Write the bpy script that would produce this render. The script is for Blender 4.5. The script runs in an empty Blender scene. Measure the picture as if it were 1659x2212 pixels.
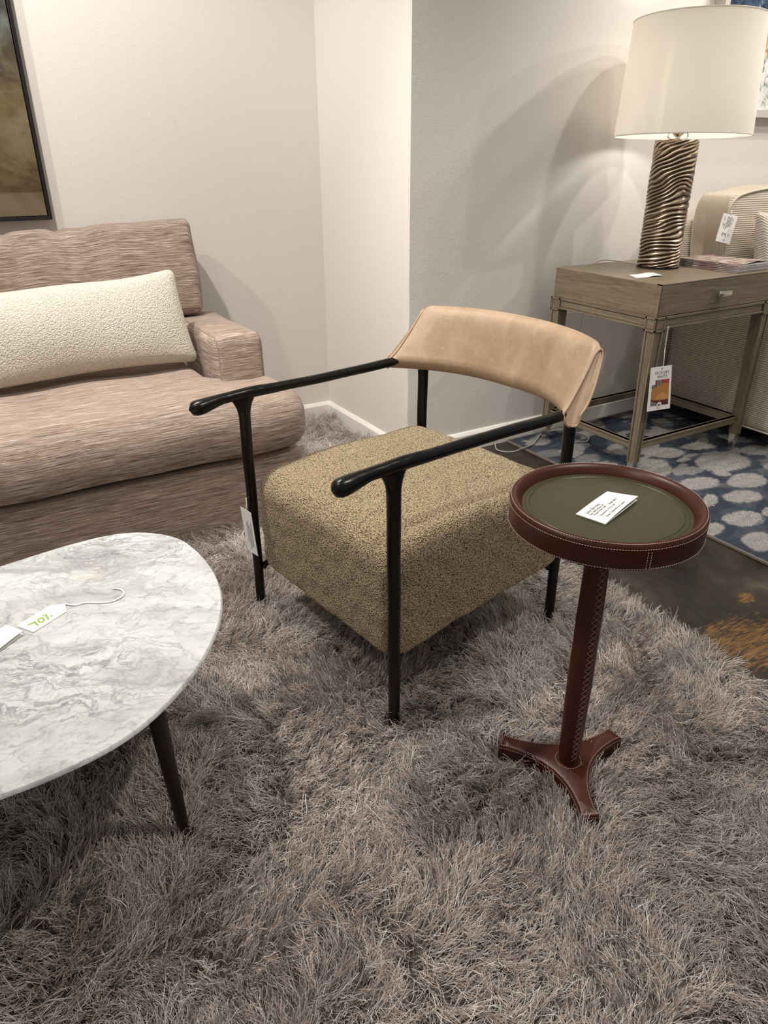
import bpy, bmesh, math
import numpy as np
from mathutils import Matrix, Vector
rng = np.random.default_rng(7)
sc = bpy.context.scene
COL = sc.collection
PI = math.pi

# ------------------------------------------------------------------ helpers
def mat_new(name):
    m = bpy.data.materials.new(name); m.use_nodes = True
    nt = m.node_tree; nt.nodes.clear()
    return m, nt

class NT:
    """tiny node-tree writer"""
    def __init__(s, name):
        s.m, s.t = mat_new(name)
        s.out = s.t.nodes.new('ShaderNodeOutputMaterial')
    def n(s, typ, props=None, **ins):
        nd = s.t.nodes.new('ShaderNode' + typ)
        for k, v in (props or {}).items(): setattr(nd, k, v)
        for k, v in ins.items():
            key = int(k[1:]) if k[0] == '_' and k[1:].isdigit() else k.replace('_', ' ')
            sock = nd.inputs[key]
            if isinstance(v, bpy.types.NodeSocket): s.t.links.new(v, sock)
            elif isinstance(v, bpy.types.Node): s.t.links.new(v.outputs[0], sock)
            else:
                if isinstance(v, tuple) and len(v) == 3 and sock.type == 'RGBA': v = (*v, 1)
                sock.default_value = v
        return nd
    def math(s, op, a, b=0.0, c=0.0, clamp=False):
        return s.n('Math', {'operation': op, 'use_clamp': clamp}, _0=a, _1=b, _2=c).outputs[0]
    def ramp(s, fac, *stops):
        nd = s.n('ValToRGB', None, Fac=fac); el = nd.color_ramp.elements
        while len(el) < len(stops): el.new(0.5)
        for e, (p, c) in zip(el, stops):
            e.position = p; e.color = (*c, 1) if len(c) == 3 else c
        return nd.outputs[0]
    def mix(s, fac, a, b, blend='MIX'):
        nd = s.n('Mix', {'data_type': 'RGBA', 'blend_type': blend})
        for key, v in ((0, fac), (6, a), (7, b)):
            if isinstance(v, bpy.types.NodeSocket): s.t.links.new(v, nd.inputs[key])
            else: nd.inputs[key].default_value = (*v, 1) if isinstance(v, tuple) and len(v) == 3 else v
        return nd.outputs[2]
    def coord(s, kind='Object', scale=(1, 1, 1), rot=(0, 0, 0)):
        tc = s.n('TexCoord').outputs[kind]
        return s.n('Mapping', None, Vector=tc, Scale=scale, Rotation=rot).outputs[0]
    def noise(s, vec, scale=5, detail=3, rough=0.5, dist=0.0, out=0):
        return s.n('TexNoise', None, Vector=vec, Scale=scale, Detail=detail, Roughness=rough, Distortion=dist).outputs[out]
    def vor(s, vec, scale=5, feature='F1', out=0, rand=1.0, **kw):
        return s.n('TexVoronoi', {'feature': feature}, Vector=vec, Scale=scale, Randomness=rand, **kw).outputs[out]
    def bump(s, h, strength=0.3, dist=0.01, normal=None):
        nd = s.n('Bump', None, Height=h, Strength=strength, Distance=dist)
        if normal is not None: s.t.links.new(normal, nd.inputs['Normal'])
        return nd.outputs[0]
    def princ(s, color, rough=0.5, metal=0.0, spec=0.5, normal=None, **kw):
        p = s.n('BsdfPrincipled')
        def put(k, v):
            if isinstance(v, bpy.types.NodeSocket): s.t.links.new(v, p.inputs[k])
            else: p.inputs[k].default_value = (*v, 1) if isinstance(v, tuple) and len(v) == 3 else v
        put('Base Color', color); put('Roughness', rough); put('Metallic', metal); put('Specular IOR Level', spec)
        if normal is not None: put('Normal', normal)
        for k, v in kw.items(): put(k.replace('_', ' '), v)
        s.t.links.new(p.outputs[0], s.out.inputs[0])
        s.p = p
        return s.m

def simple(name, color, rough=0.5, metal=0.0, spec=0.5, **kw):
    return NT(name).princ(color, rough, metal, spec, **kw)

def props(o, label=None, cat=None, group=None, kind=None):
    if label: o['label'] = label
    if cat: o['category'] = cat
    if group: o['group'] = group
    if kind: o['kind'] = kind
    return o

def thing(name, label, cat, loc=(0, 0, 0), rotz=0.0, group=None):
    o = bpy.data.objects.new(name, None); COL.objects.link(o)
    o.location = loc; o.rotation_euler = (0, 0, rotz); o.empty_display_size = 0.05
    return props(o, label, cat, group)

def root_of(o):
    while o.parent: o = o.parent
    return o

def mesh(name, V, F, mat, parent=None, smooth=True, uv=None, local=False, auto=None, loc=None, attr=None):
    """one mesh object; V in world axes unless local (then in the root's own frame)"""
    V = np.asarray(V, float)
    if parent is not None and not local:
        V = V - np.array(root_of(parent).location)[None]
    if parent is None and loc is not None: V = V - np.array(loc)[None]
    me = bpy.data.meshes.new(name)
    me.from_pydata([tuple(map(float, v)) for v in V], [], [tuple(int(i) for i in f) for f in F])
    if uv is not None:
        l = me.uv_layers.new(name='UVMap')
        co = np.empty(len(me.loops), int); me.loops.foreach_get('vertex_index', co)
        if callable(uv):
            pn = np.empty(len(me.polygons) * 3); me.polygons.foreach_get('normal', pn); pn = pn.reshape(-1, 3)
            lt = np.empty(len(me.polygons), int); me.polygons.foreach_get('loop_total', lt)
            data = uv(V[co], np.repeat(pn, lt, axis=0))
        else: data = np.asarray(uv)[co]
        l.data.foreach_set('uv', np.asarray(data, float).ravel())
    if attr is not None:
        for an, av in attr.items():
            av = np.asarray(av, float)
            if av.ndim == 1:
                a = me.attributes.new(an, 'FLOAT', 'POINT'); a.data.foreach_set('value', av)
            else:
                a = me.attributes.new(an, 'FLOAT_COLOR', 'POINT')
                a.data.foreach_set('color', np.c_[av, np.ones(len(av))].ravel())
    me.materials.append(mat)
    if smooth:
        me.polygons.foreach_set('use_smooth', [True] * len(me.polygons))
    me.update()
    if auto is not None: me.set_sharp_from_angle(angle=math.radians(auto))
    o = bpy.data.objects.new(name, me); COL.objects.link(o)
    if parent is not None: o.parent = parent
    elif loc is not None: o.location = loc
    return o

def merge(*parts):
    V, F, k = [], [], 0
    for v, f in parts:
        V.append(np.asarray(v, float)); F += [tuple(i + k for i in q) for q in f]; k += len(v)
    return np.vstack(V), F

def box(x0, x1, y0, y1, z0, z1, bev=0.0, seg=2):
    bm = bmesh.new(); bmesh.ops.create_cube(bm, size=1)
    for v in bm.verts:
        v.co = Vector(((x0 + x1) / 2 + v.co.x * (x1 - x0), (y0 + y1) / 2 + v.co.y * (y1 - y0), (z0 + z1) / 2 + v.co.z * (z1 - z0)))
    if bev > 0:
        bmesh.ops.bevel(bm, geom=bm.edges[:], offset=bev, segments=seg, affect='EDGES', profile=0.5)
    V = np.array([v.co[:] for v in bm.verts]); bm.verts.index_update()
    F = [tuple(v.index for v in f.verts) for f in bm.faces]; bm.free()
    return V, F

def loft(rings, closed=True, cap0=True, cap1=True, loop=False):
    R = [np.asarray(r, float) for r in rings]; n = len(R[0]); V = np.vstack(R); F = []
    m = len(R); rr = m if loop else m - 1
    for i in range(rr):
        a, b = i * n, ((i + 1) % m) * n
        for j in range(n if closed else n - 1):
            k = (j + 1) % n
            F.append((a + j, a + k, b + k, b + j))
    if closed and not loop:
        if cap0: F.append(tuple(range(n - 1, -1, -1)))
        if cap1: F.append(tuple((m - 1) * n + j for j in range(n)))
    return V, F

def lathe(prof, c=(0, 0, 0), n=64):
    a = np.linspace(0, 2 * PI, n, endpoint=False)
    rings = [np.c_[c[0] + r * np.cos(a), c[1] + r * np.sin(a), np.full(n, c[2] + z)] for r, z in prof]
    return loft(rings)

def resample(P, n):
    """Catmull-Rom through the points, n samples evenly along it"""
    P = np.asarray(P, float)
    Q = np.vstack([2 * P[0] - P[1], P, 2 * P[-1] - P[-2]]); out = []
    for i in range(1, len(Q) - 2):
        for t in np.linspace(0, 1, 24, endpoint=False):
            a, b, c, d = Q[i - 1], Q[i], Q[i + 1], Q[i + 2]
            out.append(0.5 * (2 * b + (c - a) * t + (2 * a - 5 * b + 4 * c - d) * t * t + (3 * b - a - 3 * c + d) * t ** 3))
    out.append(P[-1]); out = np.array(out)
    L = np.r_[0, np.cumsum(np.linalg.norm(np.diff(out, axis=0), axis=1))]
    s = np.linspace(0, L[-1], n)
    return np.c_[tuple(np.interp(s, L, out[:, k]) for k in range(out.shape[1]))]

def tube(P, r, seg=8, up=(0, 0, 1), loop=False, ratio=1.0):
    """tube along points; r scalar or per point; ratio squashes it along the up side"""
    P = np.asarray(P, float); m = len(P)
    r = np.broadcast_to(np.asarray(r, float), (m,))
    ratio = np.broadcast_to(np.asarray(ratio, float), (m,))
    T = np.roll(P, -1, 0) - np.roll(P, 1, 0) if loop else np.gradient(P, axis=0)
    T /= np.linalg.norm(T, axis=1)[:, None] + 1e-12
    a = np.linspace(0, 2 * PI, seg, endpoint=False); rings = []
    up = np.array(up, float); side = None
    for i in range(m):
        s = np.cross(T[i], up) if side is None else side - T[i] * (side @ T[i])
        if np.linalg.norm(s) < 1e-6: s = np.cross(T[i], (1, 0.3, 0.1))
        s /= np.linalg.norm(s); side = s; u = np.cross(s, T[i])
        rings.append(P[i] + r[i] * (np.cos(a)[:, None] * s + ratio[i] * np.sin(a)[:, None] * u))
    return loft(rings, loop=loop)

def sn(V, scale, seed=0, octaves=1):
    """smooth pseudo-noise about [-1, 1] from sums of sines"""
    r = np.random.default_rng(seed); V = np.asarray(V, float); out = np.zeros(len(V)); amp = 1; tot = 0
    d = V.shape[1]
    for o in range(octaves):
        for k in range(6):
            w = r.normal(size=d); w /= np.linalg.norm(w)
            out += amp * np.sin((V @ w) * scale * (0.7 + 0.6 * r.random()) + r.random() * 6.28) / 2.4
        tot += amp; amp *= 0.5; scale *= 2
    return out / tot

def rbox(x0, x1, y0, y1, z0, z1, r, step=0.02, kz=5):
    """rounded box with an even grid, ready for cushion shaping; r scalar or (rx, ry, rz)"""
    c = np.array([(x0 + x1) / 2, (y0 + y1) / 2, (z0 + z1) / 2]); h = np.array([(x1 - x0) / 2, (y1 - y0) / 2, (z1 - z0) / 2])
    r = np.minimum(np.broadcast_to(np.asarray(r, float), (3,)), h * 0.999)
    ax = []
    for i in range(3):
        t = np.tan(np.linspace(0, PI / 4, kz + 1)[1:]) * r[i]
        inn = np.linspace(-(h[i] - r[i]), h[i] - r[i], max(2, int(2 * (h[i] - r[i]) / step) + 1))
        ax.append(np.r_[-(h[i] - r[i]) - t[::-1], inn, (h[i] - r[i]) + t])
    Vs, Fs, k = [], [], 0
    for a in range(3):
        b, d = (a + 1) % 3, (a + 2) % 3
        for sgn in (-1, 1):
            A, B = np.meshgrid(ax[b], ax[d], indexing='ij')
            P = np.zeros((A.size, 3)); P[:, a] = sgn * h[a]; P[:, b] = A.ravel(); P[:, d] = B.ravel()
            nb, nd = len(ax[b]), len(ax[d]); Vs.append(P)
            for i in range(nb - 1):
                for j in range(nd - 1):
                    q = (k + i * nd + j, k + (i + 1) * nd + j, k + (i + 1) * nd + j + 1, k + i * nd + j + 1)
                    Fs.append(q if sgn > 0 else q[::-1])
            k += len(P)
    V = np.vstack(Vs)
    key = np.round(V / 1e-6).astype(np.int64)
    _, idx, inv = np.unique(key, axis=0, return_index=True, return_inverse=True)
    inv = inv.ravel(); V = V[idx]
    F = [tuple(inv[i] for i in f) for f in Fs]
    q = np.clip(V, -(h - r), h - r); d = (V - q) / r
    nn = np.linalg.norm(d, axis=1, keepdims=True); nn[nn < 1e-9] = 1
    V = q + d / nn * r
    return V + c, F

def sstep(x, a, b):
    t = np.clip((x - a) / (b - a), 0, 1); return t * t * (3 - 2 * t)

def uv_rest(V0):
    """weave coordinates taken from the cushion before it is shaped"""
    V0 = V0.copy(); h = (V0.max(0) - V0.min(0)) / 2; c = (V0.max(0) + V0.min(0)) / 2
    U = np.c_[V0[:, 0], V0[:, 2] + V0[:, 1]]
    side = np.abs(V0[:, 0] - c[0]) > h[0] - 0.004
    return np.where(side[:, None], np.c_[V0[:, 1], V0[:, 2]], U)

def uv_streak_v(V0):
    c = (V0.max(0) + V0.min(0)) / 2; h = (V0.max(0) - V0.min(0)) / 2
    inner = np.abs(V0[:, 0] - c[0]) > h[0] - 0.012
    return np.where(inner[:, None], np.c_[V0[:, 1] + 0.0 * V0[:, 0], V0[:, 2]], np.c_[V0[:, 0], V0[:, 2] + np.where(V0[:, 1] > V0[:, 1].min() + 0.04, V0[:, 1], V0[:, 1].min() + 0.04)])

def uv_streak(P, N):
    """U along the horizontal weave, V across it and continuous over top and front"""
    side = np.abs(N[:, 0]) > 0.8
    return np.where(side[:, None], np.c_[P[:, 1], P[:, 2]], np.c_[P[:, 0], P[:, 2] - P[:, 1]])

_fontcache = {}
def text(name, s, size, origin, xd, yd, mat, parent, spacing=1.0, align='LEFT', shear=0.0, bold=0.0):
    """flat lettering lying on the plane of xd / yd (world axes)"""
    cu = bpy.data.curves.new('t', 'FONT'); cu.body = s; cu.size = size; cu.align_x = align
    cu.space_character = spacing; cu.shear = shear; cu.offset = bold; cu.resolution_u = 2
    ob = bpy.data.objects.new('t', cu); COL.objects.link(ob)
    bpy.context.view_layer.update()
    dg = bpy.context.evaluated_depsgraph_get()
    me = bpy.data.meshes.new_from_object(ob.evaluated_get(dg))
    V = np.array([v.co[:] for v in me.vertices]); F = [tuple(p.vertices) for p in me.polygons]
    bpy.data.objects.remove(ob); bpy.data.curves.remove(cu); bpy.data.meshes.remove(me)
    xd = np.array(xd, float); xd /= np.linalg.norm(xd); yd = np.array(yd, float); yd /= np.linalg.norm(yd)
    W = np.array(origin) + V[:, :1] * xd + V[:, 1:2] * yd
    if name is None: return W, F
    return mesh(name, W, F, mat, parent, smooth=False)

def slab(corners, t=0.0006, nu=1, nv=1, f=None):
    """thin sheet from four corners (around), thickness t along its normal, bent by f(u, v) -> offset along the normal"""
    c = [np.array(p, float) for p in corners]
    n = np.cross(c[1] - c[0], c[3] - c[0]); n /= np.linalg.norm(n)
    us, vs = np.linspace(0, 1, nu + 1), np.linspace(0, 1, nv + 1)
    def layer(off):
        out = []
        for v in vs:
            for u in us:
                p = c[0] * (1 - u) * (1 - v) + c[1] * u * (1 - v) + c[2] * u * v + c[3] * (1 - u) * v
                out.append(p + n * (off + (f(u, v) if f else 0)))
        return np.array(out)
    A, B = layer(0), layer(t); w = nu + 1; k = len(A); F = []
    for j in range(nv):
        for i in range(nu):
            a = j * w + i
            F.append((a, a + w, a + w + 1, a + 1)); F.append((k + a, k + a + 1, k + a + w + 1, k + a + w))
    edge = [j for j in range(nu)] + [j * w + nu for j in range(nv)] + [nv * w + nu - j for j in range(nu)] + [(nv - j) * w for j in range(nv)]
    for q in range(len(edge)):
        a, b = edge[q], edge[(q + 1) % len(edge)]
        F.append((a, b, k + b, k + a))
    return np.vstack([A, B]), F

# ------------------------------------------------------------------ materials
def m_wall():
    t = NT('wall_paint'); v = t.coord()
    h = t.noise(v, 260, 3, 0.55); h2 = t.noise(v, 60, 2)
    hh = t.math('ADD', h, t.math('MULTIPLY', h2, 0.6))
    return t.princ((0.77, 0.735, 0.685), 0.62, spec=0.3, normal=t.bump(hh, 0.22, 0.003))
M_WALL = m_wall()
M_TRIM = simple('trim_paint', (0.86, 0.84, 0.80), 0.35)

def m_floor():
    t = NT('stained_concrete'); v = t.coord()
    n1 = t.noise(v, 3.2, 6, 0.62, 0.6); n2 = t.noise(v, 14, 5, 0.6, 0.4)
    c = t.ramp(n1, (0.32, (0.012, 0.009, 0.007)), (0.50, (0.040, 0.032, 0.025)), (0.68, (0.105, 0.085, 0.068)))
    c = t.mix(t.ramp(n2, (0.4, (0,) * 3), (0.65, (0.6,) * 3)), c, (0.022, 0.018, 0.015))
    # ochre wood-grain stains near the rug corner
    pos = t.n('TexCoord').outputs['Object']
    def blot(x, y, rx, ry, seed):
        d = t.n('VectorMath', {'operation': 'SUBTRACT'}, _0=pos, _1=(x, y, 0)).outputs[0]
        d = t.n('Mapping', None, Vector=d, Rotation=(0, 0, 0.53), Scale=(1 / rx, 1 / ry, 0)).outputs[0]
        l = t.n('VectorMath', {'operation': 'LENGTH'}, _0=d).outputs[1]
        w = t.math('MULTIPLY', t.math('SUBTRACT', t.noise(v, 26 + seed, 5, 0.65), 0.5), 1.7)
        return t.math('SUBTRACT', 1.0, t.math('ADD', l, w), clamp=True)
    grain = t.noise(t.coord('Object', (14, 130, 1), (0, 0, 0.1)), 1, 3, 0.6, 1.5)
    b1 = t.math('MULTIPLY', blot(1.60, 0.83, 0.17, 0.12, 1), t.ramp(grain, (0.38, (0, 0, 0)), (0.55, (1, 1, 1))))
    b2 = blot(1.79, 0.965, 0.034, 0.024, 7)
    s = t.math('MULTIPLY', t.math('MINIMUM', t.math('ADD', t.math('MULTIPLY', b1, 2.2), t.math('MULTIPLY', b2, 3.5)), 1.0), 0.85)
    c = t.mix(s, c, t.mix(t.ramp(grain, (0.40, (0,) * 3), (0.6, (1,) * 3)), (0.06, 0.03, 0.012), (0.25, 0.135, 0.045)))
    r = t.ramp(n2, (0.3, (0.28,) * 3), (0.7, (0.5,) * 3))
    return t.princ(c, r, spec=0.25, normal=t.bump(n2, 0.12, 0.004))
M_FLOOR = m_floor()

def m_pile():
    t = NT('shag_yarn')
    hi = t.n('HairInfo'); rnd = hi.outputs['Random']; ic = hi.outputs['Intercept']
    c = t.ramp(rnd, (0.0, (0.25, 0.208, 0.184)), (0.42, (0.51, 0.444, 0.404)), (0.8, (0.74, 0.67, 0.625)), (1.0, (0.95, 0.91, 0.88)))
    return t.princ(c, 0.33, spec=0.75)
M_PILE = m_pile()
M_BACKING = simple('rug_backing', (0.10, 0.085, 0.075), 0.9)

def m_bluerug():
    t = NT('patterned_pile'); a = t.n('Attribute', {'attribute_name': 'dye'}).outputs[0]
    v = t.coord(); n = t.noise(v, 420, 2, 0.6); n2 = t.noise(v, 900, 2, 0.7)
    c = t.mix(t.ramp(n, (0.40, (0,) * 3), (0.62, (0.85,) * 3)), a, (0.045, 0.052, 0.07))
    c = t.mix(t.ramp(n2, (0.54, (0, 0, 0)), (0.78, (0.5,) * 3)), c, (0.55, 0.53, 0.50))
    return t.princ(c, 0.85, spec=0.15, normal=t.bump(t.math('ADD', n, n2), 0.7, 0.004))
M_BRUG = m_bluerug()
M_BIND = simple('rug_binding', (0.16, 0.135, 0.105), 0.8)

def m_sofa():
    t = NT('striated_weave')
    uv = t.n('TexCoord').outputs['UV']
    def st(su, sv, det, d=0.0): return t.noise(t.n('Mapping', None, Vector=uv, Scale=(su, sv, 1)).outputs[0], 1, det, 0.6, d)
    a = st(9, 330, 3); b = st(26, 620, 2); c0 = st(3, 90, 2); th = st(400, 900, 1)
    f = t.math('ADD', t.math('MULTIPLY', a, 0.55), t.math('ADD', t.math('MULTIPLY', b, 0.3), t.math('MULTIPLY', c0, 0.15)))
    col = t.ramp(f, (0.38, (0.135, 0.093, 0.068)), (0.46, (0.29, 0.213, 0.168)), (0.53, (0.46, 0.358, 0.300)), (0.62, (0.76, 0.655, 0.585)))
    col = t.mix(t.ramp(c0, (0.4, (0, 0, 0)), (0.65, (0.28,) * 3)), col, (0.33, 0.235, 0.145))
    h = t.math('ADD', a, t.math('ADD', b, t.math('MULTIPLY', th, 0.4)))
    return t.princ(col, 0.85, spec=0.2, normal=t.bump(h, 0.75, 0.004), Sheen_Weight=0.15)
M_SOFA = m_sofa()

def m_boucle(name, dark, mid, light, scale, strength, dist):
    t = NT(name); v = t.coord()
    w = t.noise(v, scale * 0.5, 2, 0.5, out=1)
    v2 = t.n('VectorMath', {'operation': 'ADD'}, _0=v, _1=t.n('VectorMath', {'operation': 'SCALE'}, _0=w, Scale=1.1 / scale).outputs[0]).outputs[0]
    d = t.vor(v2, scale, 'F1'); d2 = t.vor(v2, scale * 2.3, 'F1')
    n = t.noise(v2, scale * 1.3, 3, 0.6)
    h = t.math('SUBTRACT', 1.0, t.math('ADD', t.math('MULTIPLY', d, 0.9), t.math('MULTIPLY', d2, 0.25)))
    f = t.math('ADD', t.math('MULTIPLY', h, 0.50), t.math('MULTIPLY', n, 0.66))
    col = t.ramp(f, (0.40, dark), (0.54, mid), (0.70, light))
    return t.princ(col, 0.9, spec=0.15, normal=t.bump(h, strength, dist), Sheen_Weight=0.1)
M_CREAM = m_boucle('cream_boucle', (0.54, 0.50, 0.42), (0.64, 0.60, 0.52), (0.74, 0.70, 0.62), 210, 0.75, 0.004)
M_OLIVE = m_boucle('olive_boucle', (0.095, 0.072, 0.040), (0.345, 0.262, 0.155), (0.57, 0.455, 0.29), 285, 0.9, 0.005)

def m_tan():
    t = NT('tan_leather'); v = t.coord()
    n1 = t.noise(v, 9, 5, 0.62, 0.5); n2 = t.noise(v, 60, 4, 0.65)
    c = t.ramp(n1, (0.3, (0.285, 0.190, 0.118)), (0.52, (0.36, 0.250, 0.163)), (0.72, (0.445, 0.325, 0.225)))
    c = t.mix(t.math('MULTIPLY', n2, 0.35), c, (0.43, 0.31, 0.21))
    vv = t.n('VectorMath', {'operation': 'ADD'}, _0=v, _1=t.n('VectorMath', {'operation': 'SCALE'}, _0=t.noise(v, 30, 3, out=1), Scale=0.03).outputs[0]).outputs[0]
    e = t.vor(vv, 75, 'DISTANCE_TO_EDGE'); e2 = t.vor(vv, 300, 'DISTANCE_TO_EDGE')
    sc_ = t.math('MULTIPLY', t.ramp(e, (0.0, (1,) * 3), (0.045, (0,) * 3)), t.ramp(n2, (0.45, (0,) * 3), (0.65, (0.55,) * 3)))
    c = t.mix(sc_, c, (0.60, 0.45, 0.31))
    h = t.math('ADD', t.math('MINIMUM', e2, 0.12), t.math('MULTIPLY', n2, 0.1))
    return t.princ(c, 0.46, spec=0.4, normal=t.bump(h, 0.22, 0.002))
M_TAN = m_tan()

def m_black():
    t = NT('hammered_black'); v = t.coord()
    d = t.vor(v, 38, 'SMOOTH_F1'); n = t.noise(v, 120, 2)
    return t.princ((0.005, 0.0045, 0.004), 0.27, spec=0.28, normal=t.bump(t.math('ADD', d, t.math('MULTIPLY', n, 0.05)), 0.15, 0.010))
M_BLACK = m_black()
M_BRONZE = simple('dark_bronze', (0.014, 0.010, 0.008), 0.36, 0.0, 0.3)

def m_marble():
    t = NT('white_marble'); v = t.coord('Object', (1, 1, 1), (0, 0, 0.5))
    w = t.noise(v, 5, 5, 0.6, out=1)
    def warp(k, vec=v):
        return t.n('VectorMath', {'operation': 'ADD'}, _0=vec, _1=t.n('VectorMath', {'operation': 'SCALE'}, _0=w, Scale=k).outputs[0]).outputs[0]
    st = t.n('Mapping', None, Vector=warp(0.16), Scale=(1.0, 2.1, 1)).outputs[0]
    def vein(sc_, wid, det=4):
        n = t.noise(st, sc_, det, 0.62, 0.8)
        d = t.math('ABSOLUTE', t.math('SUBTRACT', n, 0.5))
        return t.ramp(d, (0.0, (1,) * 3), (wid, (0,) * 3))
    cloud = t.ramp(t.noise(st, 4.5, 6, 0.62, 0.6), (0.36, (0.62, 0.635, 0.63)), (0.52, (0.53, 0.54, 0.535)), (0.68, (0.36, 0.365, 0.37)))
    mask = t.ramp(t.noise(v, 3.0, 4, 0.6), (0.40, (0.12,) * 3), (0.60, (1,) * 3))
    c = cloud
    st2 = t.n('Mapping', None, Vector=warp(0.22, t.coord('Object', (1, 1, 1), (0, 0, 0.25))), Scale=(1.0, 1.7, 1)).outputs[0]
    def net(sc_, wid):
        d = t.vor(st2, sc_, 'DISTANCE_TO_EDGE'); k = t.noise(st2, sc_ * 2.2, 4, 0.65)
        return t.math('MULTIPLY', t.ramp(d, (0.0, (1,) * 3), (wid, (0,) * 3)), t.ramp(k, (0.42, (0,) * 3), (0.60, (1,) * 3)))
    c = t.mix(t.math('MULTIPLY', t.math('MULTIPLY', vein(5.5, 0.034), mask), 0.8), c, (0.25, 0.255, 0.275))
    c = t.mix(t.math('MULTIPLY', t.math('MULTIPLY', vein(14, 0.032), mask), 0.75), c, (0.30, 0.30, 0.315))
    c = t.mix(t.math('MULTIPLY', vein(30, 0.03, 3), t.math('MULTIPLY', mask, 0.45)), c, (0.32, 0.315, 0.32))
    c = t.mix(t.math('MULTIPLY', net(8, 0.045), 0.6), c, (0.22, 0.225, 0.25))
    c = t.mix(t.math('MULTIPLY', net(17, 0.06), 0.55), c, (0.26, 0.26, 0.28))
    c = t.mix(t.math('MULTIPLY', t.math('MULTIPLY', vein(3.4, 0.013, 6), mask), 0.85), c, (0.17, 0.175, 0.195))
    warm = t.ramp(t.noise(v, 7, 3), (0.58, (0,) * 3), (0.78, (0.28,) * 3))
    c = t.mix(warm, c, (0.56, 0.53, 0.46))
    return t.princ(c, 0.24, spec=0.35)
M_MARBLE = m_marble()

def m_oxblood(name, base, dark):
    t = NT(name); v = t.coord()
    n = t.noise(v, 18, 4, 0.6, 0.3); g = t.vor(v, 520, 'DISTANCE_TO_EDGE')
    c = t.mix(n, dark, base)
    return t.princ(c, 0.36, spec=0.3, normal=t.bump(g, 0.08, 0.001))
M_OX = m_oxblood('oxblood_leather', (0.075, 0.017, 0.008), (0.030, 0.007, 0.004))
M_GREEN = m_oxblood('green_leather', (0.046, 0.044, 0.020), (0.038, 0.036, 0.016))
M_THREAD = simple('pale_thread', (0.56, 0.44, 0.34), 0.7)
M_THREADG = simple('green_thread', (0.035, 0.036, 0.018), 0.7)
M_THREADD = simple('brown_thread', (0.30, 0.17, 0.12), 0.6)

def m_wood():
    t = NT('grey_oak'); uv = t.n('TexCoord').outputs['UV']
    def st(su, sv, det, d=0.0, k=1): return t.noise(t.n('Mapping', None, Vector=uv, Scale=(su, sv, 1)).outputs[0], k, det, 0.6, d)
    a = st(5, 70, 4, 1.2); b = st(14, 520, 3); p = st(30, 700, 1)
    c = t.ramp(t.math('ADD', t.math('MULTIPLY', a, 0.6), t.math('MULTIPLY', b, 0.4)), (0.34, (0.128, 0.096, 0.061)), (0.50, (0.195, 0.155, 0.104)), (0.66, (0.268, 0.220, 0.155)))
    c = t.mix(t.ramp(p, (0.62, (0,) * 3), (0.76, (0.75,) * 3)), c, (0.07, 0.055, 0.04))
    return t.princ(c, 0.42, spec=0.4, normal=t.bump(b, 0.12, 0.002))
M_WOOD = m_wood()
M_GROOVE = simple('dark_wood_wash', (0.055, 0.043, 0.03), 0.6)
M_NICKEL = simple('polished_nickel', (0.78, 0.74, 0.67), 0.16, 1.0)
def m_lampmetal():
    t = NT('antiqued_silver'); a = t.n('Attribute', {'attribute_name': 'relief'}).outputs[2]
    n = t.noise(t.coord(), 90, 3, 0.6)
    c = t.ramp(a, (0.16, (0.022, 0.015, 0.009)), (0.48, (0.22, 0.165, 0.11)), (0.92, (0.84, 0.74, 0.60)))
    c = t.mix(t.math('MULTIPLY', n, 0.35), c, (0.35, 0.25, 0.16))
    return t.princ(c, 0.30, 0.9, normal=t.bump(n, 0.15, 0.002))
M_LAMPMETAL = m_lampmetal()

def m_shade():
    t = NT('linen_shade'); v = t.coord()
    w = t.noise(t.n('Mapping', None, Vector=v, Scale=(500, 500, 900)).outputs[0], 1, 2)
    c = t.mix(t.math('MULTIPLY', w, 0.12), (0.88, 0.86, 0.815), (0.74, 0.71, 0.655))
    d = t.n('BsdfDiffuse', None, Color=c); tr = t.n('BsdfTranslucent', None, Color=(0.96, 0.92, 0.85))
    mx = t.n('MixShader', None, _0=0.46, _1=d.outputs[0], _2=tr.outputs[0])
    t.t.links.new(mx.outputs[0], t.out.inputs[0]); return t.m
M_SHADE = m_shade()
def m_emit(name, color, strength):
    t = NT(name); e = t.n('Emission', None, Color=color, Strength=strength)
    t.t.links.new(e.outputs[0], t.out.inputs[0]); return t.m
M_BULB = m_emit('lit_bulb', (1.0, 0.955, 0.90), 82.0)
M_PAPER = simple('white_card', (0.83, 0.82, 0.80), 0.55, spec=0.3)
M_TAGWARM = simple('ivory_card', (0.86, 0.80, 0.74), 0.6, spec=0.3)
M_INK = simple('black_ink', (0.03, 0.03, 0.035), 0.6)
M_GREYINK = simple('grey_ink', (0.28, 0.28, 0.29), 0.6)
M_GREENINK = simple('lime_marker', (0.27, 0.47, 0.06), 0.5)
M_STRING = simple('cotton_string', (0.85, 0.83, 0.78), 0.8)
M_CORD = NT('clear_cord').princ((0.34, 0.33, 0.31), 0.18, spec=0.6, Transmission_Weight=0.35)

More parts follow.
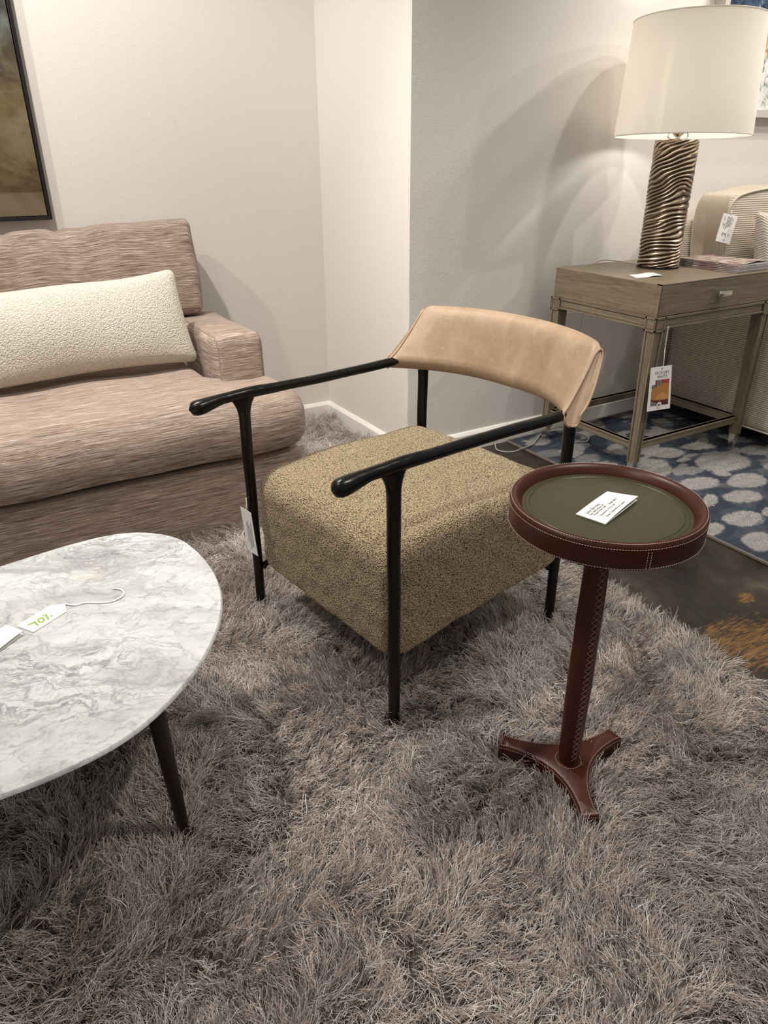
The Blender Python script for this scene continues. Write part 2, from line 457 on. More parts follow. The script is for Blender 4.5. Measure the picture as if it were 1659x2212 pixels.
def m_beige(name, freq, base, dark, vert=False, tilt=0.0):
    t = NT(name); uv = t.n('TexCoord').outputs['UV']
    mp = t.n('Mapping', None, Vector=uv, Rotation=(0, 0, tilt)).outputs[0]
    sx = t.n('SeparateXYZ', None, Vector=mp).outputs
    ax = sx[0] if vert else sx[1]
    wob = t.math('MULTIPLY', t.noise(uv, 40, 2), 0.004)
    s = t.math('SINE', t.math('MULTIPLY', t.math('ADD', ax, wob), freq * 2 * PI))
    s = t.math('ADD', t.math('MULTIPLY', s, 0.5), 0.5)
    n = t.noise(t.n('Mapping', None, Vector=uv, Scale=(500, 500, 1)).outputs[0], 1, 2)
    f = t.math('MULTIPLY', t.math('ADD', s, t.math('MULTIPLY', n, 0.6)), 0.65)
    c = t.ramp(f, (0.15, dark), (0.75, base))
    return t.princ(c, 0.85, spec=0.2, normal=t.bump(t.math('ADD', s, n), 0.6, 0.003))
M_BEIGE = m_beige('ribbed_beige', 118, (0.70, 0.63, 0.525), (0.42, 0.355, 0.275))
M_BEIGEV = m_beige('ribbed_taupe', 150, (0.60, 0.52, 0.41), (0.50, 0.425, 0.325), True)
M_BEIGEP = m_beige('diagonal_rib', 105, (0.76, 0.70, 0.60), (0.47, 0.41, 0.33), False, 0.45)
M_PIPING = simple('beige_piping', (0.58, 0.52, 0.42), 0.8)

# ------------------------------------------------------------------ camera
f_px, pitch, roll, yaw = 1543.0, math.radians(26.45), math.radians(-0.28), math.radians(30.62)
cam = bpy.data.cameras.new('camera'); co = bpy.data.objects.new('camera', cam); COL.objects.link(co)
fh = np.array([math.sin(yaw), math.cos(yaw), 0]); rt = np.array([math.cos(yaw), -math.sin(yaw), 0]); up = np.array([0, 0, 1.0])
fw = fh * math.cos(pitch) - up * math.sin(pitch); uu = up * math.cos(pitch) + fh * math.sin(pitch)
r2 = rt * math.cos(roll) + uu * math.sin(roll); u2 = uu * math.cos(roll) - rt * math.sin(roll)
co.matrix_world = Matrix(((r2[0], u2[0], -fw[0], 0), (r2[1], u2[1], -fw[1], 0), (r2[2], u2[2], -fw[2], 1.15), (0, 0, 0, 1)))
cam.sensor_fit = 'HORIZONTAL'; cam.sensor_width = 36.0; cam.lens = 36.0 * f_px / 1659.0
cam.clip_start = 0.02
sc.camera = co

# ------------------------------------------------------------------ room
YB, XS, YR = 3.03, 1.487, 2.33           # sofa wall, return wall, lamp wall
H = 2.9
def struct(name, vf, mat, smooth=False, **kw):
    o = mesh(name, vf[0], vf[1], mat, None, smooth, **kw); props(o, kind='structure'); return o
struct('floor', box(-2.6, 5.6, -2.4, 3.25, -0.1, 0.0), M_FLOOR)
struct('wall_back', box(-2.6, XS, YB, YB + 0.12, 0.0, H), M_WALL)
def wavy_wall():
    # the plaster corner is not quite straight low down
    zs = np.r_[0, np.linspace(0.05, 1.2, 60), H]
    rings = []
    for z in zs:
        w = (0.004 * math.sin(z * 9 + 1.0) + 0.003 * math.sin(z * 23)) * float(1 - sstep(np.array(z), 0.45, 1.0)) if z < 1 else 0.0
        rings.append([(XS, YB + 0.12, z), (XS, YR + 0.02, z), (XS + w * 0.4 + 0.002, YR + 0.006, z), (XS + 0.006 + w, YR, z), (XS + 0.25, YR, z), (XS + 0.25, YB + 0.12, z)])
    return loft(rings)
struct('wall_side', wavy_wall(), M_WALL)
struct('wall_right', box(XS + 0.25, 5.6, YR, YR + 0.12, 0.0, H), M_WALL)
def base(p, q, nrm, h=0.085, d=0.014, e0=0.0, e1=0.0):
    p, q = np.array(p, float), np.array(q, float); n = np.array(nrm, float); t = (q - p) / np.linalg.norm(q - p)
    prof = [(0, 0), (d, 0), (d, h - 0.014), (d * 0.55, h - 0.004), (d * 0.3, h), (0, h)]
    return loft([[tuple(a + n * o + np.array([0, 0, z]) + s * t * o * e) for o, z in prof] for a, s, e in ((p, 1, e0), (q, -1, e1))])
struct('baseboard_back', base((-2.6, YB, 0), (XS, YB, 0), (0, -1, 0), e1=1), M_TRIM)
struct('baseboard_side', base((XS, YB, 0), (XS, YR, 0), (-1, 0, 0), e0=1, e1=-1), M_TRIM)
struct('baseboard_right', base((XS, YR, 0), (5.6, YR, 0), (0, -1, 0), e0=-1), M_TRIM)

# ------------------------------------------------------------------ shag rug
RUG = (-1.5, 1.462, 0.0 - 0.25, 2.995)
rug = mesh('shag_rug', *box(RUG[0], RUG[1], RUG[2], RUG[3], 0.0005, 0.009, 0.003), M_BACKING, None, False, loc=(0, 0, 0))
props(rug, 'large taupe shag rug with long tangled pile, lying under the armchair and the marble table', 'rug')
MART = np.array([0.870, 0.738])
CH_O = np.array([0.602, 1.336, 0.0]); CH_A = math.radians(7.76)
CH_U = np.array([math.cos(CH_A), math.sin(CH_A), 0]); CH_V = np.array([-math.sin(CH_A), math.cos(CH_A), 0])
CT_LEG = [(0.151, 0.991)]
MART_ANG = [math.radians(a) for a in (126, 2, 243)]

def make_pile():
    K = 7
    x0, x1, y0, y1 = -0.75, RUG[1] - 0.004, RUG[2] + 0.01, RUG[3] - 0.005
    area = (x1 - x0) * (y1 - y0); N = int(area * 58000)
    P = np.c_[rng.uniform(x0, x1, N), rng.uniform(y0, y1, N)]
    keep = ~((P[:, 1] > 2.16) & (P[:, 0] < 0.90))                       # nothing under the sofa plinth
    keep &= ~((P[:, 0] < -0.35) & (P[:, 1] < 0.35))
    d = P - MART; r = np.hypot(d[:, 0], d[:, 1]); inside = r < 0.042
    for a in MART_ANG:
        al = d @ [math.cos(a), math.sin(a)]; ac = np.abs(d @ [-math.sin(a), math.cos(a)])
        inside |= (al > 0) & (al < 0.148) & (ac < 0.025)
    keep &= ~inside
    legs = [CH_O[:2] + CH_U[:2] * u + CH_V[:2] * v for u, v in ((0, .29), (0, -.29), (.564, .26), (.564, -.26))] + [np.array(q) for q in CT_LEG]
    for q in legs: keep &= np.hypot(*(P - q).T) > 0.0135
    P = P[keep]; N = len(P)
    cs = 0.0165
    cell = np.floor(P / cs + 0.35 * np.c_[sn(P, 90, 3), sn(P, 90, 4)]).astype(np.int64)
    h = (cell[:, 0] * 73856093) ^ (cell[:, 1] * 19349663)
    _, inv = np.unique(h, return_inverse=True); inv = inv.ravel(); nc = inv.max() + 1
    cnt = np.bincount(inv); cen = np.c_[np.bincount(inv, P[:, 0]) / cnt, np.bincount(inv, P[:, 1]) / cnt]
    cen += rng.normal(0, 0.004, cen.shape)
    flow = -1.2 + 2.2 * sn(cen, 8.0, 11) + 1.6 * sn(cen, 21, 12) + rng.normal(0, 0.60, nc)
    cl = 0.046 * (1 + 0.17 * rng.normal(size=nc)) * (1 + 0.14 * sn(cen, 14, 13))
    cphi = np.radians(58 + 18 * rng.normal(size=nc) + 26 * sn(cen, 11, 14))
    th = flow[inv] + rng.normal(0, 0.36, N); L = cl[inv] * (1 + 0.14 * rng.normal(size=N))
    L = np.clip(L, 0.02, 0.075)
    ph1 = np.clip(cphi[inv] + rng.normal(0, 0.22, N), 0.25, 1.95); ph0 = np.radians(12) + np.abs(rng.normal(0, 0.22, N))
    pos = np.zeros((N, K, 3)); pos[:, 0, :2] = P; pos[:, 0, 2] = 0.007
    dirx, diry = np.cos(th), np.sin(th); ds = L / (K - 1)
    curl = rng.normal(0, 0.5, N)
    for k in range(1, K):
        s = (k - 0.5) / (K - 1); ph = ph0 + (ph1 - ph0) * s ** 0.9
        t2 = curl * s * 1.3
        cx_, cy_ = dirx * np.cos(t2) - diry * np.sin(t2), diry * np.cos(t2) + dirx * np.sin(t2)
        pos[:, k, 0] = pos[:, k - 1, 0] + ds * np.sin(ph) * cx_
        pos[:, k, 1] = pos[:, k - 1, 1] + ds * np.sin(ph) * cy_
        pos[:, k, 2] = pos[:, k - 1, 2] + ds * np.cos(ph)
    off = P - cen[inv]
    for k in range(1, K):
        w = 0.55 * (k / (K - 1)) ** 1.2
        pos[:, k, :2] -= off * w
    ph = rng.uniform(0, 6.28, N); am = np.abs(rng.normal(0, 0.0012, N))
    for k in range(1, K):
        pos[:, k, 0] += am * np.sin(ph + k * 1.9); pos[:, k, 1] += am * np.cos(ph * 1.7 + k * 2.1)
    pos[:, :, 2] = np.maximum(pos[:, :, 2], 0.009)
    # strands lie against the walls, not in them
    pos[:, :, 0] = np.where(pos[:, :, 1] > YR - 0.02, np.minimum(pos[:, :, 0], XS - 0.016), pos[:, :, 0])
    pos[:, :, 1] = np.minimum(pos[:, :, 1], YB - 0.016)
    under = (pos[:, :, 1] > 2.095) & (pos[:, :, 0] < 0.935)
    pos[:, :, 1] = np.where(under & (P[:, 1] < 2.12)[:, None], 2.10, pos[:, :, 1])
    cd = bpy.data.hair_curves.new('pile'); cd.add_curves([K] * N)
    cd.attributes['position'].data.foreach_set('vector', pos.astype(np.float32).ravel())
    ra = cd.attributes.get('radius') or cd.attributes.new('radius', 'FLOAT', 'POINT')
    rr = np.linspace(1, 0.55, K)[None] * (0.00060 * (1 + 0.2 * rng.normal(size=N)).clip(0.5, 1.6))[:, None]
    ra.data.foreach_set('value', rr.astype(np.float32).ravel())
    cd.materials.append(M_PILE)
    o = bpy.data.objects.new('pile', cd); COL.objects.link(o); o.parent = rug
    o['kind'] = 'stuff'
make_pile()

# ------------------------------------------------------------------ blue patterned rug
def make_blue_rug():
    X0, X1, Y0, Y1 = 2.012, 4.6, -0.6, 2.30
    st = 0.0065
    xs = np.arange(X0, X1 + st, st); ys = np.arange(Y0, Y1 + st, st); nx, ny = len(xs), len(ys)
    A, B = np.meshgrid(xs, ys, indexing='ij'); P = np.c_[A.ravel(), B.ravel()]
    Pw = P + 0.006 * np.c_[sn(P, 45, 21), sn(P, 45, 22)] + 0.003 * np.c_[sn(P, 260, 23), sn(P, 260, 24)]
    E = [(2.489, 1.838, 0.069, -0.042, 0.049, 0.041), (2.316, 1.749, 0.064, -0.039, 0.078, 0.067), (2.347, 1.554, 0.065, -0.04, 0.053, 0.041), (2.525, 1.474, 0.069, -0.042, 0.065, 0.045), (2.374, 1.39, 0.061, -0.037, 0.052, 0.036), (2.25, 1.431, 0.027, -0.016, 0.049, 0.037), (2.22, 1.276, 0.063, -0.038, 0.058, 0.041), (2.055, 1.278, 0.03, -0.018, 0.044, 0.033), (2.112, 1.143, 0.046, -0.028, 0.063, 0.043), (2.604, 1.644, 0.1, -0.061, 0.088, 0.065), (2.835, 1.656, 0.057, -0.035, 0.051, 0.035), (2.353, 1.259, 0.029, -0.017, 0.046, 0.03), (2.673, 1.815, 0.064, -0.039, 0.036, 0.028), (2.498, 1.566, 0.029, -0.018, 0.023, 0.017), (2.728, 1.514, 0.021, -0.013, 0.034, 0.022)]
    r = np.random.default_rng(5); cs = [e[:2] for e in E]; tries = 0
    while tries < 6000:
        tries += 1
        c = (r.uniform(X0, X1), r.uniform(Y0, Y1))
        if min(math.hypot(c[0] - q[0], c[1] - q[1]) for q in cs) < 0.145: continue
        a = r.normal(0, 0.5); s1, s2 = r.uniform(0.05, 0.085), r.uniform(0.035, 0.055)
        cs.append(c); E.append((c[0], c[1], s1 * math.cos(a - .5), s1 * math.sin(a - .5), -s2 * math.sin(a - .5), s2 * math.cos(a - .5)))
    base_n = sn(P * [1, 1.6], 26, 31, 3); g = sn(P, 55, 32, 2)
    navy = np.array([0.018, 0.026, 0.055]); slate = np.array([0.075, 0.088, 0.115]); teal = np.array([0.015, 0.055, 0.075]); cream = np.array([0.56, 0.53, 0.485]); grey = np.array([0.36, 0.365, 0.36])
    t1 = sstep(base_n, -0.2, 0.45)[:, None]; C = navy * (1 - t1) + slate * t1
    t2 = sstep(g, 0.30, 0.55)[:, None] * 0.7; C = C * (1 - t2) + teal * t2
    t3 = sstep(sn(P * [1, 2.2], 22, 35, 3), 0.30, 0.5)[:, None] * 0.75 * sstep(P[:, 1], 1.35, 1.75)[:, None]; C = C * (1 - t3) + cream * t3
    for ei, (cx_, cy_, ax, ay, bx, by) in enumerate(E):
        op = 1.0 if ei < 15 else (0.45 + 0.55 * r.random()) * (0.75 if cy_ > 1.8 else 1.0)
        m = np.array([[ax, bx], [ay, by]])
        if abs(np.linalg.det(m)) < 1e-5: continue
        q = (Pw - [cx_, cy_]) @ np.linalg.inv(m).T
        d = np.hypot(q[:, 0], q[:, 1]); w = (1 - sstep(d, 0.86, 1.06))
        fuzz = 0.72 + 0.28 * sn(P, 240, 41); k = (op * w * (0.86 + 0.14 * fuzz))[:, None]
        mixc = cream * (0.62 + 0.38 * sstep(sn(P, 120, 42), -0.5, 0.5))[:, None] + grey * (0.38 - 0.38 * sstep(sn(P, 120, 42), -0.5, 0.5))[:, None]
        C = C * (1 - k) + mixc * k
    z = 0.010 + 0.0012 * sn(P, 300, 51)
    V = np.c_[P, z]; F = [(i * ny + j, (i + 1) * ny + j, (i + 1) * ny + j + 1, i * ny + j + 1) for i in range(nx - 1) for j in range(ny - 1)]
    root = thing('area_rug', 'navy blue low pile rug patterned with cream pebble ovals, under the grey side table', 'rug', (X0, Y0, 0))
    mesh('pile', V, F, M_BRUG, root, True, attr={'dye': C.clip(0, 1)})
    e = 0.006
    parts = [box(X0 - e, X0 + 0.001, Y0 - e, Y1 + e, 0.001, 0.0115, 0.002), box(xs[-1], xs[-1] + e, Y0 - e, Y1 + e, 0.001, 0.0115, 0.002),
             box(X0, xs[-1], Y0 - e, Y0 + 0.001, 0.001, 0.0115, 0.002), box(X0, xs[-1], ys[-1] - 0.001, ys[-1] + e, 0.001, 0.0115, 0.002)]
    mesh('binding', *merge(*parts), M_BIND, root, False)
    mesh('backing', *box(X0, xs[-1], Y0, ys[-1], 0.0008, 0.005), M_BACKING, root, False)
make_blue_rug()

# ------------------------------------------------------------------ pink-taupe sofa
def cush_noise(V, a=0.004, seed=0, s=14): return V + a * np.c_[sn(V, s, seed), sn(V, s, seed + 1), sn(V, s, seed + 2)]
SX = 0.93
sofa = thing('sofa', 'dusty pink and tan striated sofa with deep bench seat against the back wall', 'sofa', (-0.2, 2.5, 0))
V, F = rbox(-1.35, SX, 2.108, 2.93, 0.0095, 0.262, (0.02, 0.02, 0.012), 0.03)
V0 = V; V = cush_noise(V, 0.0012, 60); V[:, 2] = np.maximum(V[:, 2], 0.0105); mesh('base', V, F, M_SOFA, sofa, uv=uv_rest(V0))
piping_ = resample([(SX - 0.006, 2.112, 0.255), (SX - 0.004, 2.5, 0.255), (SX - 0.004, 2.92, 0.255)], 20)
V, F = rbox(-1.30, 0.945, 2.070, 2.82, 0.266, 0.462, (0.07, 0.075, 0.075), 0.018)
V0 = V.copy(); xr = V[:, 0].copy(); k = sstep(V[:, 1], 2.345, 2.42)
V[:, 0] = np.where(xr > 0.45, xr - (xr - 0.45) / (0.945 - 0.45) * 0.215 * k, xr)
top = sstep(V[:, 2], 0.33, 0.46)
V[:, 2] += top * (0.012 * np.cos(np.clip((V[:, 0] - 0.15) / 0.9, -1.5, 1.5)) - 0.022 * sstep(V[:, 0], 0.66, 0.80) * (1 - sstep(V[:, 0], 0.84, 0.95)) * sstep(V[:, 1], 2.2, 2.36))
V[:, 1] -= 0.012 * (1 - sstep(V[:, 1], 2.07, 2.2)) * np.sin(np.clip((V[:, 2] - 0.266) / 0.2, 0, 1) * PI)
V = cush_noise(V, 0.0035, 70, 16); V[:, 2] = np.maximum(V[:, 2], 0.2625)
mesh('seat_cushion', V, F, M_SOFA, sofa, uv=uv_rest(V0))
def sofa_arm(x0, x1):
    V, F = rbox(x0, x1, 2.385, 2.90, 0.25, 0.597, (0.028, 0.035, 0.035), 0.02)
    V0 = V.copy(); V[:, 2] += sstep(V[:, 2], 0.5, 0.6) * 0.006 * np.sin((V[:, 0] - x0) / (x1 - x0) * PI)
    V[:, 1] -= 0.012 * (1 - sstep(V[:, 1], 2.38, 2.45)) * np.sin(np.clip((V[:, 2] - 0.25) / 0.34, 0, 1) * PI) * 0.6
    mesh('arm', cush_noise(V, 0.002, 80), F, M_SOFA, sofa, uv=uv_streak_v(V0))
sofa_arm(0.742, 0.925); sofa_arm(-1.34, -1.157)
V, F = rbox(-1.15, 0.74, 2.80, 2.94, 0.25, 0.80, 0.03, 0.05)
mesh('back', V, F, M_SOFA, sofa, uv=uv_rest(V))
def back_cushion(x0, x1, seed):
    V, F = rbox(x0, x1, -0.105, 0.105, 0.0, 0.325 + 0.0, (0.03, 0.06, 0.03), 0.012)
    V0 = V.copy(); u = (V[:, 0] - x0) / (x1 - x0); z = V[:, 2] / 0.325
    puff = (np.sin(np.clip(u, 0, 1) * PI) ** 0.35) * (np.sin(np.clip(z, 0.02, 0.98) * PI) ** 0.5)
    V[:, 1] *= 0.62 + 0.42 * puff
    # pulled seams: vertical folds at the left, scalloped top edge
    fold = np.zeros(len(V))
    for cx_, wd, am in ((0.215, 0.020, 0.013), (0.385, 0.016, 0.016), (0.47, 0.025, 0.006), (0.02, 0.02, 0.012), (-0.2, 0.02, 0.012)):
        fold += am * np.exp(-((V[:, 0] - cx_ + 0.012 * np.sin(V[:, 2] * 22)) / wd) ** 2)
    up_ = sstep(z, 0.35, 0.75)
    V[:, 1] += np.where(V[:, 1] < 0, fold * up_, 0)
    V[:, 2] -= 0.5 * fold * sstep(z, 0.8, 1)
    V[:, 2] += 0.016 * sstep(u, 0.55, 0.97) * sstep(z, 0.5, 1)
    V = cush_noise(V, 0.0035, seed, 24)
    a = math.radians(-9); y, zz = V[:, 1].copy(), V[:, 2].copy()
    V[:, 1] = 2.845 + y * math.cos(a) - zz * math.sin(a); V[:, 2] = 0.602 + y * math.sin(a) + zz * math.cos(a)
    V[:, 2] = np.where(V[:, 0] > 0.70, np.maximum(V[:, 2], 0.606), V[:, 2])
    low = 1 - sstep(V[:, 0], 0.66, 0.74)
    V[:, 2] -= low * (1 - sstep(V[:, 2], 0.60, 0.75)) * 0.15
    V[:, 1] -= low * (1 - sstep(V[:, 2], 0.45, 0.65)) * 0.02
    V[:, 1] = np.minimum(V[:, 1], 3.012)
    mesh('back_cushion', V, F, M_SOFA, sofa, uv=uv_rest(V0))
back_cushion(-0.66, 0.852, 90)

# lumbar pillow
lp = rbox(0, 0.86, -0.07, 0.07, 0, 0.30, (0.03, 0.05, 0.03), 0.011)
V = lp[0]; u, w = V[:, 0] / 0.86, V[:, 2] / 0.30
puff = np.clip(np.sin(np.clip(u, 0, 1) * PI), 0, 1) ** 0.45 * np.clip(np.sin(np.clip(w, 0, 1) * PI), 0, 1) ** 0.5
V[:, 1] *= 0.22 + 0.95 * puff
V[:, 2] += (w - 0.5) * 0.028 * (np.abs(2 * u - 1) ** 3) - 0.008 * (w - .5) * 2 * np.sin(u * PI)
V[:, 0] += (u - 0.5) * 0.022 * (np.abs(2 * w - 1) ** 3)
V = cush_noise(V, 0.003, 100, 20)
a = math.radians(-17); c_, s_ = math.cos(a), math.sin(a)
y, z = V[:, 1].copy(), V[:, 2].copy(); V[:, 1] = y * c_ - z * s_; V[:, 2] = y * s_ + z * c_
b = math.radians(4.0); x, z = V[:, 0].copy(), V[:, 2].copy()
V[:, 0] = x * math.cos(b) - z * math.sin(b) ; V[:, 2] = x * math.sin(b) * 0.25 + z
V += np.array([-0.145, 2.530, 0.488])
pil = mesh('lumbar_pillow', V, lp[1], M_CREAM, None, loc=(0.39, 2.55, 0.48))
props(pil, 'long cream boucle lumbar pillow leaning on the pink sofa back cushion', 'pillow')

# ------------------------------------------------------------------ marble coffee table
CT = [(-.035, 1.49), (.075, 1.509), (.166, 1.515), (.235, 1.499), (.29, 1.456), (.322, 1.40), (.336, 1.308), (.333, 1.213), (.314, 1.130), (.275, 1.045), (.206, .953), (.125, .885), (.057, .852), (-.02, .838), (-.092, .836), (-.25, .838), (-.42, .862), (-.58, .915), (-.70, 1.01), (-.745, 1.12), (-.70, 1.25), (-.58, 1.34), (-.42, 1.405), (-.23, 1.452)]
CT = np.array(CT); ring = resample(np.vstack([CT, CT[:1]]), 161)[:-1]
g = np.roll(ring, -1, 0) - np.roll(ring, 1, 0); nrm = np.c_[g[:, 1], -g[:, 0]]; nrm /= np.linalg.norm(nrm, axis=1)[:, None]
if ((ring - ring.mean(0)) * nrm).sum() < 0: nrm = -nrm
ZT = 0.402
table = thing('coffee_table', 'white marble pebble-shaped coffee table on slim dark legs, left foreground', 'coffee table', (-0.2, 1.17, 0))
prof = [(-0.055, ZT - 0.019), (-0.022, ZT - 0.018), (-0.004, ZT - 0.010), (0.0, ZT - 0.006), (-0.001, ZT - 0.0025), (-0.0035, ZT)]
mesh('tabletop', *loft([np.c_[ring + nrm * o, np.full(len(ring), z)] for o, z in prof]), M_MARBLE, table, True, auto=40)
mesh('apron', *loft([np.c_[ring + nrm * o, np.full(len(ring), z)] for o, z in ((-0.13, ZT - 0.036), (-0.12, ZT - 0.036), (-0.12, ZT - 0.0185), (-0.13, ZT - 0.0185))], loop=True), M_BRONZE, table, False)
def ct_leg(fx, fy, tx, ty):
    a = np.linspace(0, 2 * PI, 20, endpoint=False); rings = []
    for t in np.linspace(0, 1, 10):
        r = 0.0095 + 0.0075 * t ** 0.8
        rings.append(np.c_[fx + (tx - fx) * t + r * np.cos(a), fy + (ty - fy) * t + r * np.sin(a), np.full(20, 0.0098 + (ZT - 0.0298) * t)])
    mesh('leg', *loft(rings), M_BRONZE, table, True, auto=40)
for fx, fy in ((0.151, 0.991), (0.16, 1.375), (-0.50, 0.99), (-0.46, 1.30)):
    ct_leg(fx, fy, fx * 0.93 - 0.002, fy + (1.17 - fy) * 0.05)

# sale tag on the marble
def sale_tag():
    z = ZT + 0.0006
    o = np.array([0.017, 1.238, z]); d = np.array([0.076, 0.060, 0]); L = np.linalg.norm(d); d /= L
    A = np.array([-0.0255, 1.244]); B = np.array([-0.006, 1.203]); xd = np.array([0.845, 0.535]); xd /= np.linalg.norm(xd); yd = np.array([-xd[1], xd[0]])
    w = 0.044; ln = 0.073
    pts = [(0.003, 0), (ln, 0), (ln + 0.003, 0.004), (ln + 0.0055, 0.010), (ln + 0.010, 0.013), (ln + 0.0115, 0.017), (ln + 0.017, 0.019), (ln + 0.0185, 0.022), (ln + 0.017, 0.025), (ln + 0.0115, 0.027), (ln + 0.010, 0.031), (ln + 0.0055, 0.034), (ln + 0.003, 0.040), (ln, w), (0.003, w), (0.0008, w - 0.0012), (0, w - 0.004), (0, 0.004), (0.0008, 0.0012)]
    root = thing('sale_tag', 'ivory scalloped tag marked 70% in green marker, on the marble table', 'price tag', (0.02, 1.235, z))
    W = [B + xd * p[0] + yd * p[1] for p in pts]
    mesh('card', *loft([[(q[0], q[1], z) for q in W], [(q[0], q[1], z + 0.0009) for q in W]]), M_TAGWARM, root, False)
    zz = z + 0.0015
    def stroke(ps, r=0.0015):
        P = np.array([(p[0], p[1], zz) for p in ps]); return tube(resample(P, 18), r, 6, ratio=0.25)
    # 70% in marker, upside down as the tag lies
    parts = [stroke([(-0.0116, 1.2322), (-0.006, 1.2333), (0.0006, 1.2336)]), stroke([(0.0003, 1.2373), (0.0017, 1.2298), (0.0029, 1.2241), (0.0057, 1.2223)]),
             stroke([(0.0156, 1.233), (0.0142, 1.2293), (0.0116, 1.228), (0.0089, 1.2297), (0.007, 1.2336), (0.0067, 1.2383), (0.0081, 1.242), (0.0106, 1.2433), (0.0134, 1.2416), (0.0153, 1.2377), (0.0156, 1.233)]), stroke([(0.0206, 1.2505), (0.0218, 1.2412), (0.0232, 1.2307)])]
    for c in [(0.0169, 1.2485), (0.0292, 1.24)]:
        q = np.linspace(0, 2 * PI, 14, endpoint=False)
        parts.append(([(c[0] + 0.0021 * math.cos(t), c[1] + 0.0021 * math.sin(t), zz + 0.0002) for t in q], [tuple(range(14))]))
    mesh('lettering', *merge(*parts), M_GREENINK, root)
    e = B + xd * (ln + 0.014) + yd * 0.022
    zs = z + 0.0016
    p1 = [(e[0], e[1], zs + .001), (0.072, 1.2565, zs), (0.088, 1.254, zs), (0.106, 1.244, zs), (0.128, 1.233, zs), (0.146, 1.236, zs), (0.1585, 1.2475, zs), (0.158, 1.262, zs), (0.151, 1.272, zs), (0.143, 1.277, zs)]
    p2 = [(e[0] + .001, e[1] - .002, zs + .001), (0.073, 1.2530, zs), (0.088, 1.2525, zs), (0.107, 1.2425, zs), (0.129, 1.2315, zs), (0.148, 1.2345, zs), (0.160, 1.2465, zs), (0.1592, 1.262, zs + .001), (0.152, 1.273, zs), (0.1445, 1.2785, zs)]
    mesh('string', *merge(tube(resample(p1, 60), 0.0008, 6), tube(resample(p2, 60), 0.0008, 6)), M_STRING, root)
sale_tag()
# folded paper at the left edge of the photo
z = ZT + 0.0006
c4 = [(-0.050, 1.182, z), (-0.023, 1.2065, z), (-0.047, 1.2535, z), (-0.115, 1.215, z)]
c4 = [(-0.098, 1.145, z), (-0.0215, 1.2065, z), (-0.0445, 1.2535, z), (-0.125, 1.192, z)]
fp = merge(slab(c4, 0.0004, 8, 2), slab([tuple(np.array(p) + [0, 0, 0.0006]) for p in c4], 0.0004, 8, 2, f=lambda u, v: 0.007 * (1 - v) * (u * 0.6 + 0.4)))
props(mesh('folded_card', *fp, M_PAPER, None, False, loc=(-0.07, 1.2, z)), 'blank white folded card on the marble table beside the 70% tag', 'card')

# ------------------------------------------------------------------ armchair
chair = thing('armchair', 'lounge chair with black metal frame, olive boucle seat and tan leather back', 'armchair', tuple(CH_O), CH_A)
def lmesh(name, VF, mat, parent, **kw): return mesh(name, VF[0], VF[1], mat, parent, local=True, **kw)
# seat block
V, F = rbox(0.004, 0.572, -0.279, 0.279, 0.0, 0.30, (0.060, 0.034, 0.055), 0.011)
u = V[:, 0] / 0.572; zt = V[:, 2] / 0.30
zt = np.where(zt < 0.184, zt * 0.40, 0.0736 + (zt - 0.184) * (1 - 0.0736) / (1 - 0.184))
bot = 0.158 + 0.056 * u; topz = 0.452 - 0.012 * (1 - sstep(u, 0.0, 0.35)) - 0.006 * sstep(u, 0.5, 1.0)
V[:, 2] = bot + (topz - bot) * zt
V[:, 2] += 0.008 * sstep(zt, 0.6, 1) * np.cos(np.clip(V[:, 1] / 0.28, -1, 1) * PI / 2)
V[:, 0] -= 0.006 * (1 - sstep(u, 0, 0.2)) * np.sin(np.clip(zt, 0, 1) * PI)
V = V + 0.0012 * np.c_[sn(V, 120, 110), sn(V, 120, 111), sn(V, 120, 112)] + 0.002 * np.c_[sn(V, 25, 113), sn(V, 25, 114), sn(V, 25, 115)]
lmesh('seat', (V, F), M_OLIVE, chair)
ZA = 0.632
def chair_leg(u0, v0, front):
    zs = np.r_[np.linspace(0.0095, 0.50, 26), np.linspace(0.51, ZA - 0.004, 26)]; a = np.linspace(0, 2 * PI, 20, endpoint=False); rings = []
    sgn = 1 if v0 > 0 else -1
    for z in zs:
        t = z / ZA; r = 0.0126 + 0.0022 * t
        fl = np.clip((z - (ZA - 0.068)) / 0.068, 0, 1) ** 2.8
        ru, rv = r + 0.026 * fl * (1 if front else 0.3), r - 0.003 * fl
        w = 0.0005 * math.sin(z * 31 + v0 * 9)
        rings.append(np.c_[u0 + w + ru * np.cos(a) - (0.004 * (1 - t) if front else -0.004 * (1 - t)) * 0, v0 + sgn * 0.004 * (1 - t) + rv * np.sin(a), np.full(20, z)])
    VF = loft(rings)
    o = lmesh('leg', VF, M_BLACK, chair, auto=60)
    # small bracket that carries the seat
    z = 0.165 if front else 0.212
    P = resample([(u0 + (0.012 if front else -0.012), v0 - sgn * 0.004, z - 0.02), (u0 + (0.022 if front else -0.022), v0 - sgn * 0.012, z - 0.006), (u0 + (0.05 if front else -0.05), v0 - sgn * 0.03, z + 0.004)], 10)
    lmesh('seat_bracket', tube(P, np.linspace(0.009, 0.006, 10), 10), M_BLACK, o)
for s in (-1, 1):
    chair_leg(0.0, 0.291 * s, True); chair_leg(0.560, 0.262 * s, False)
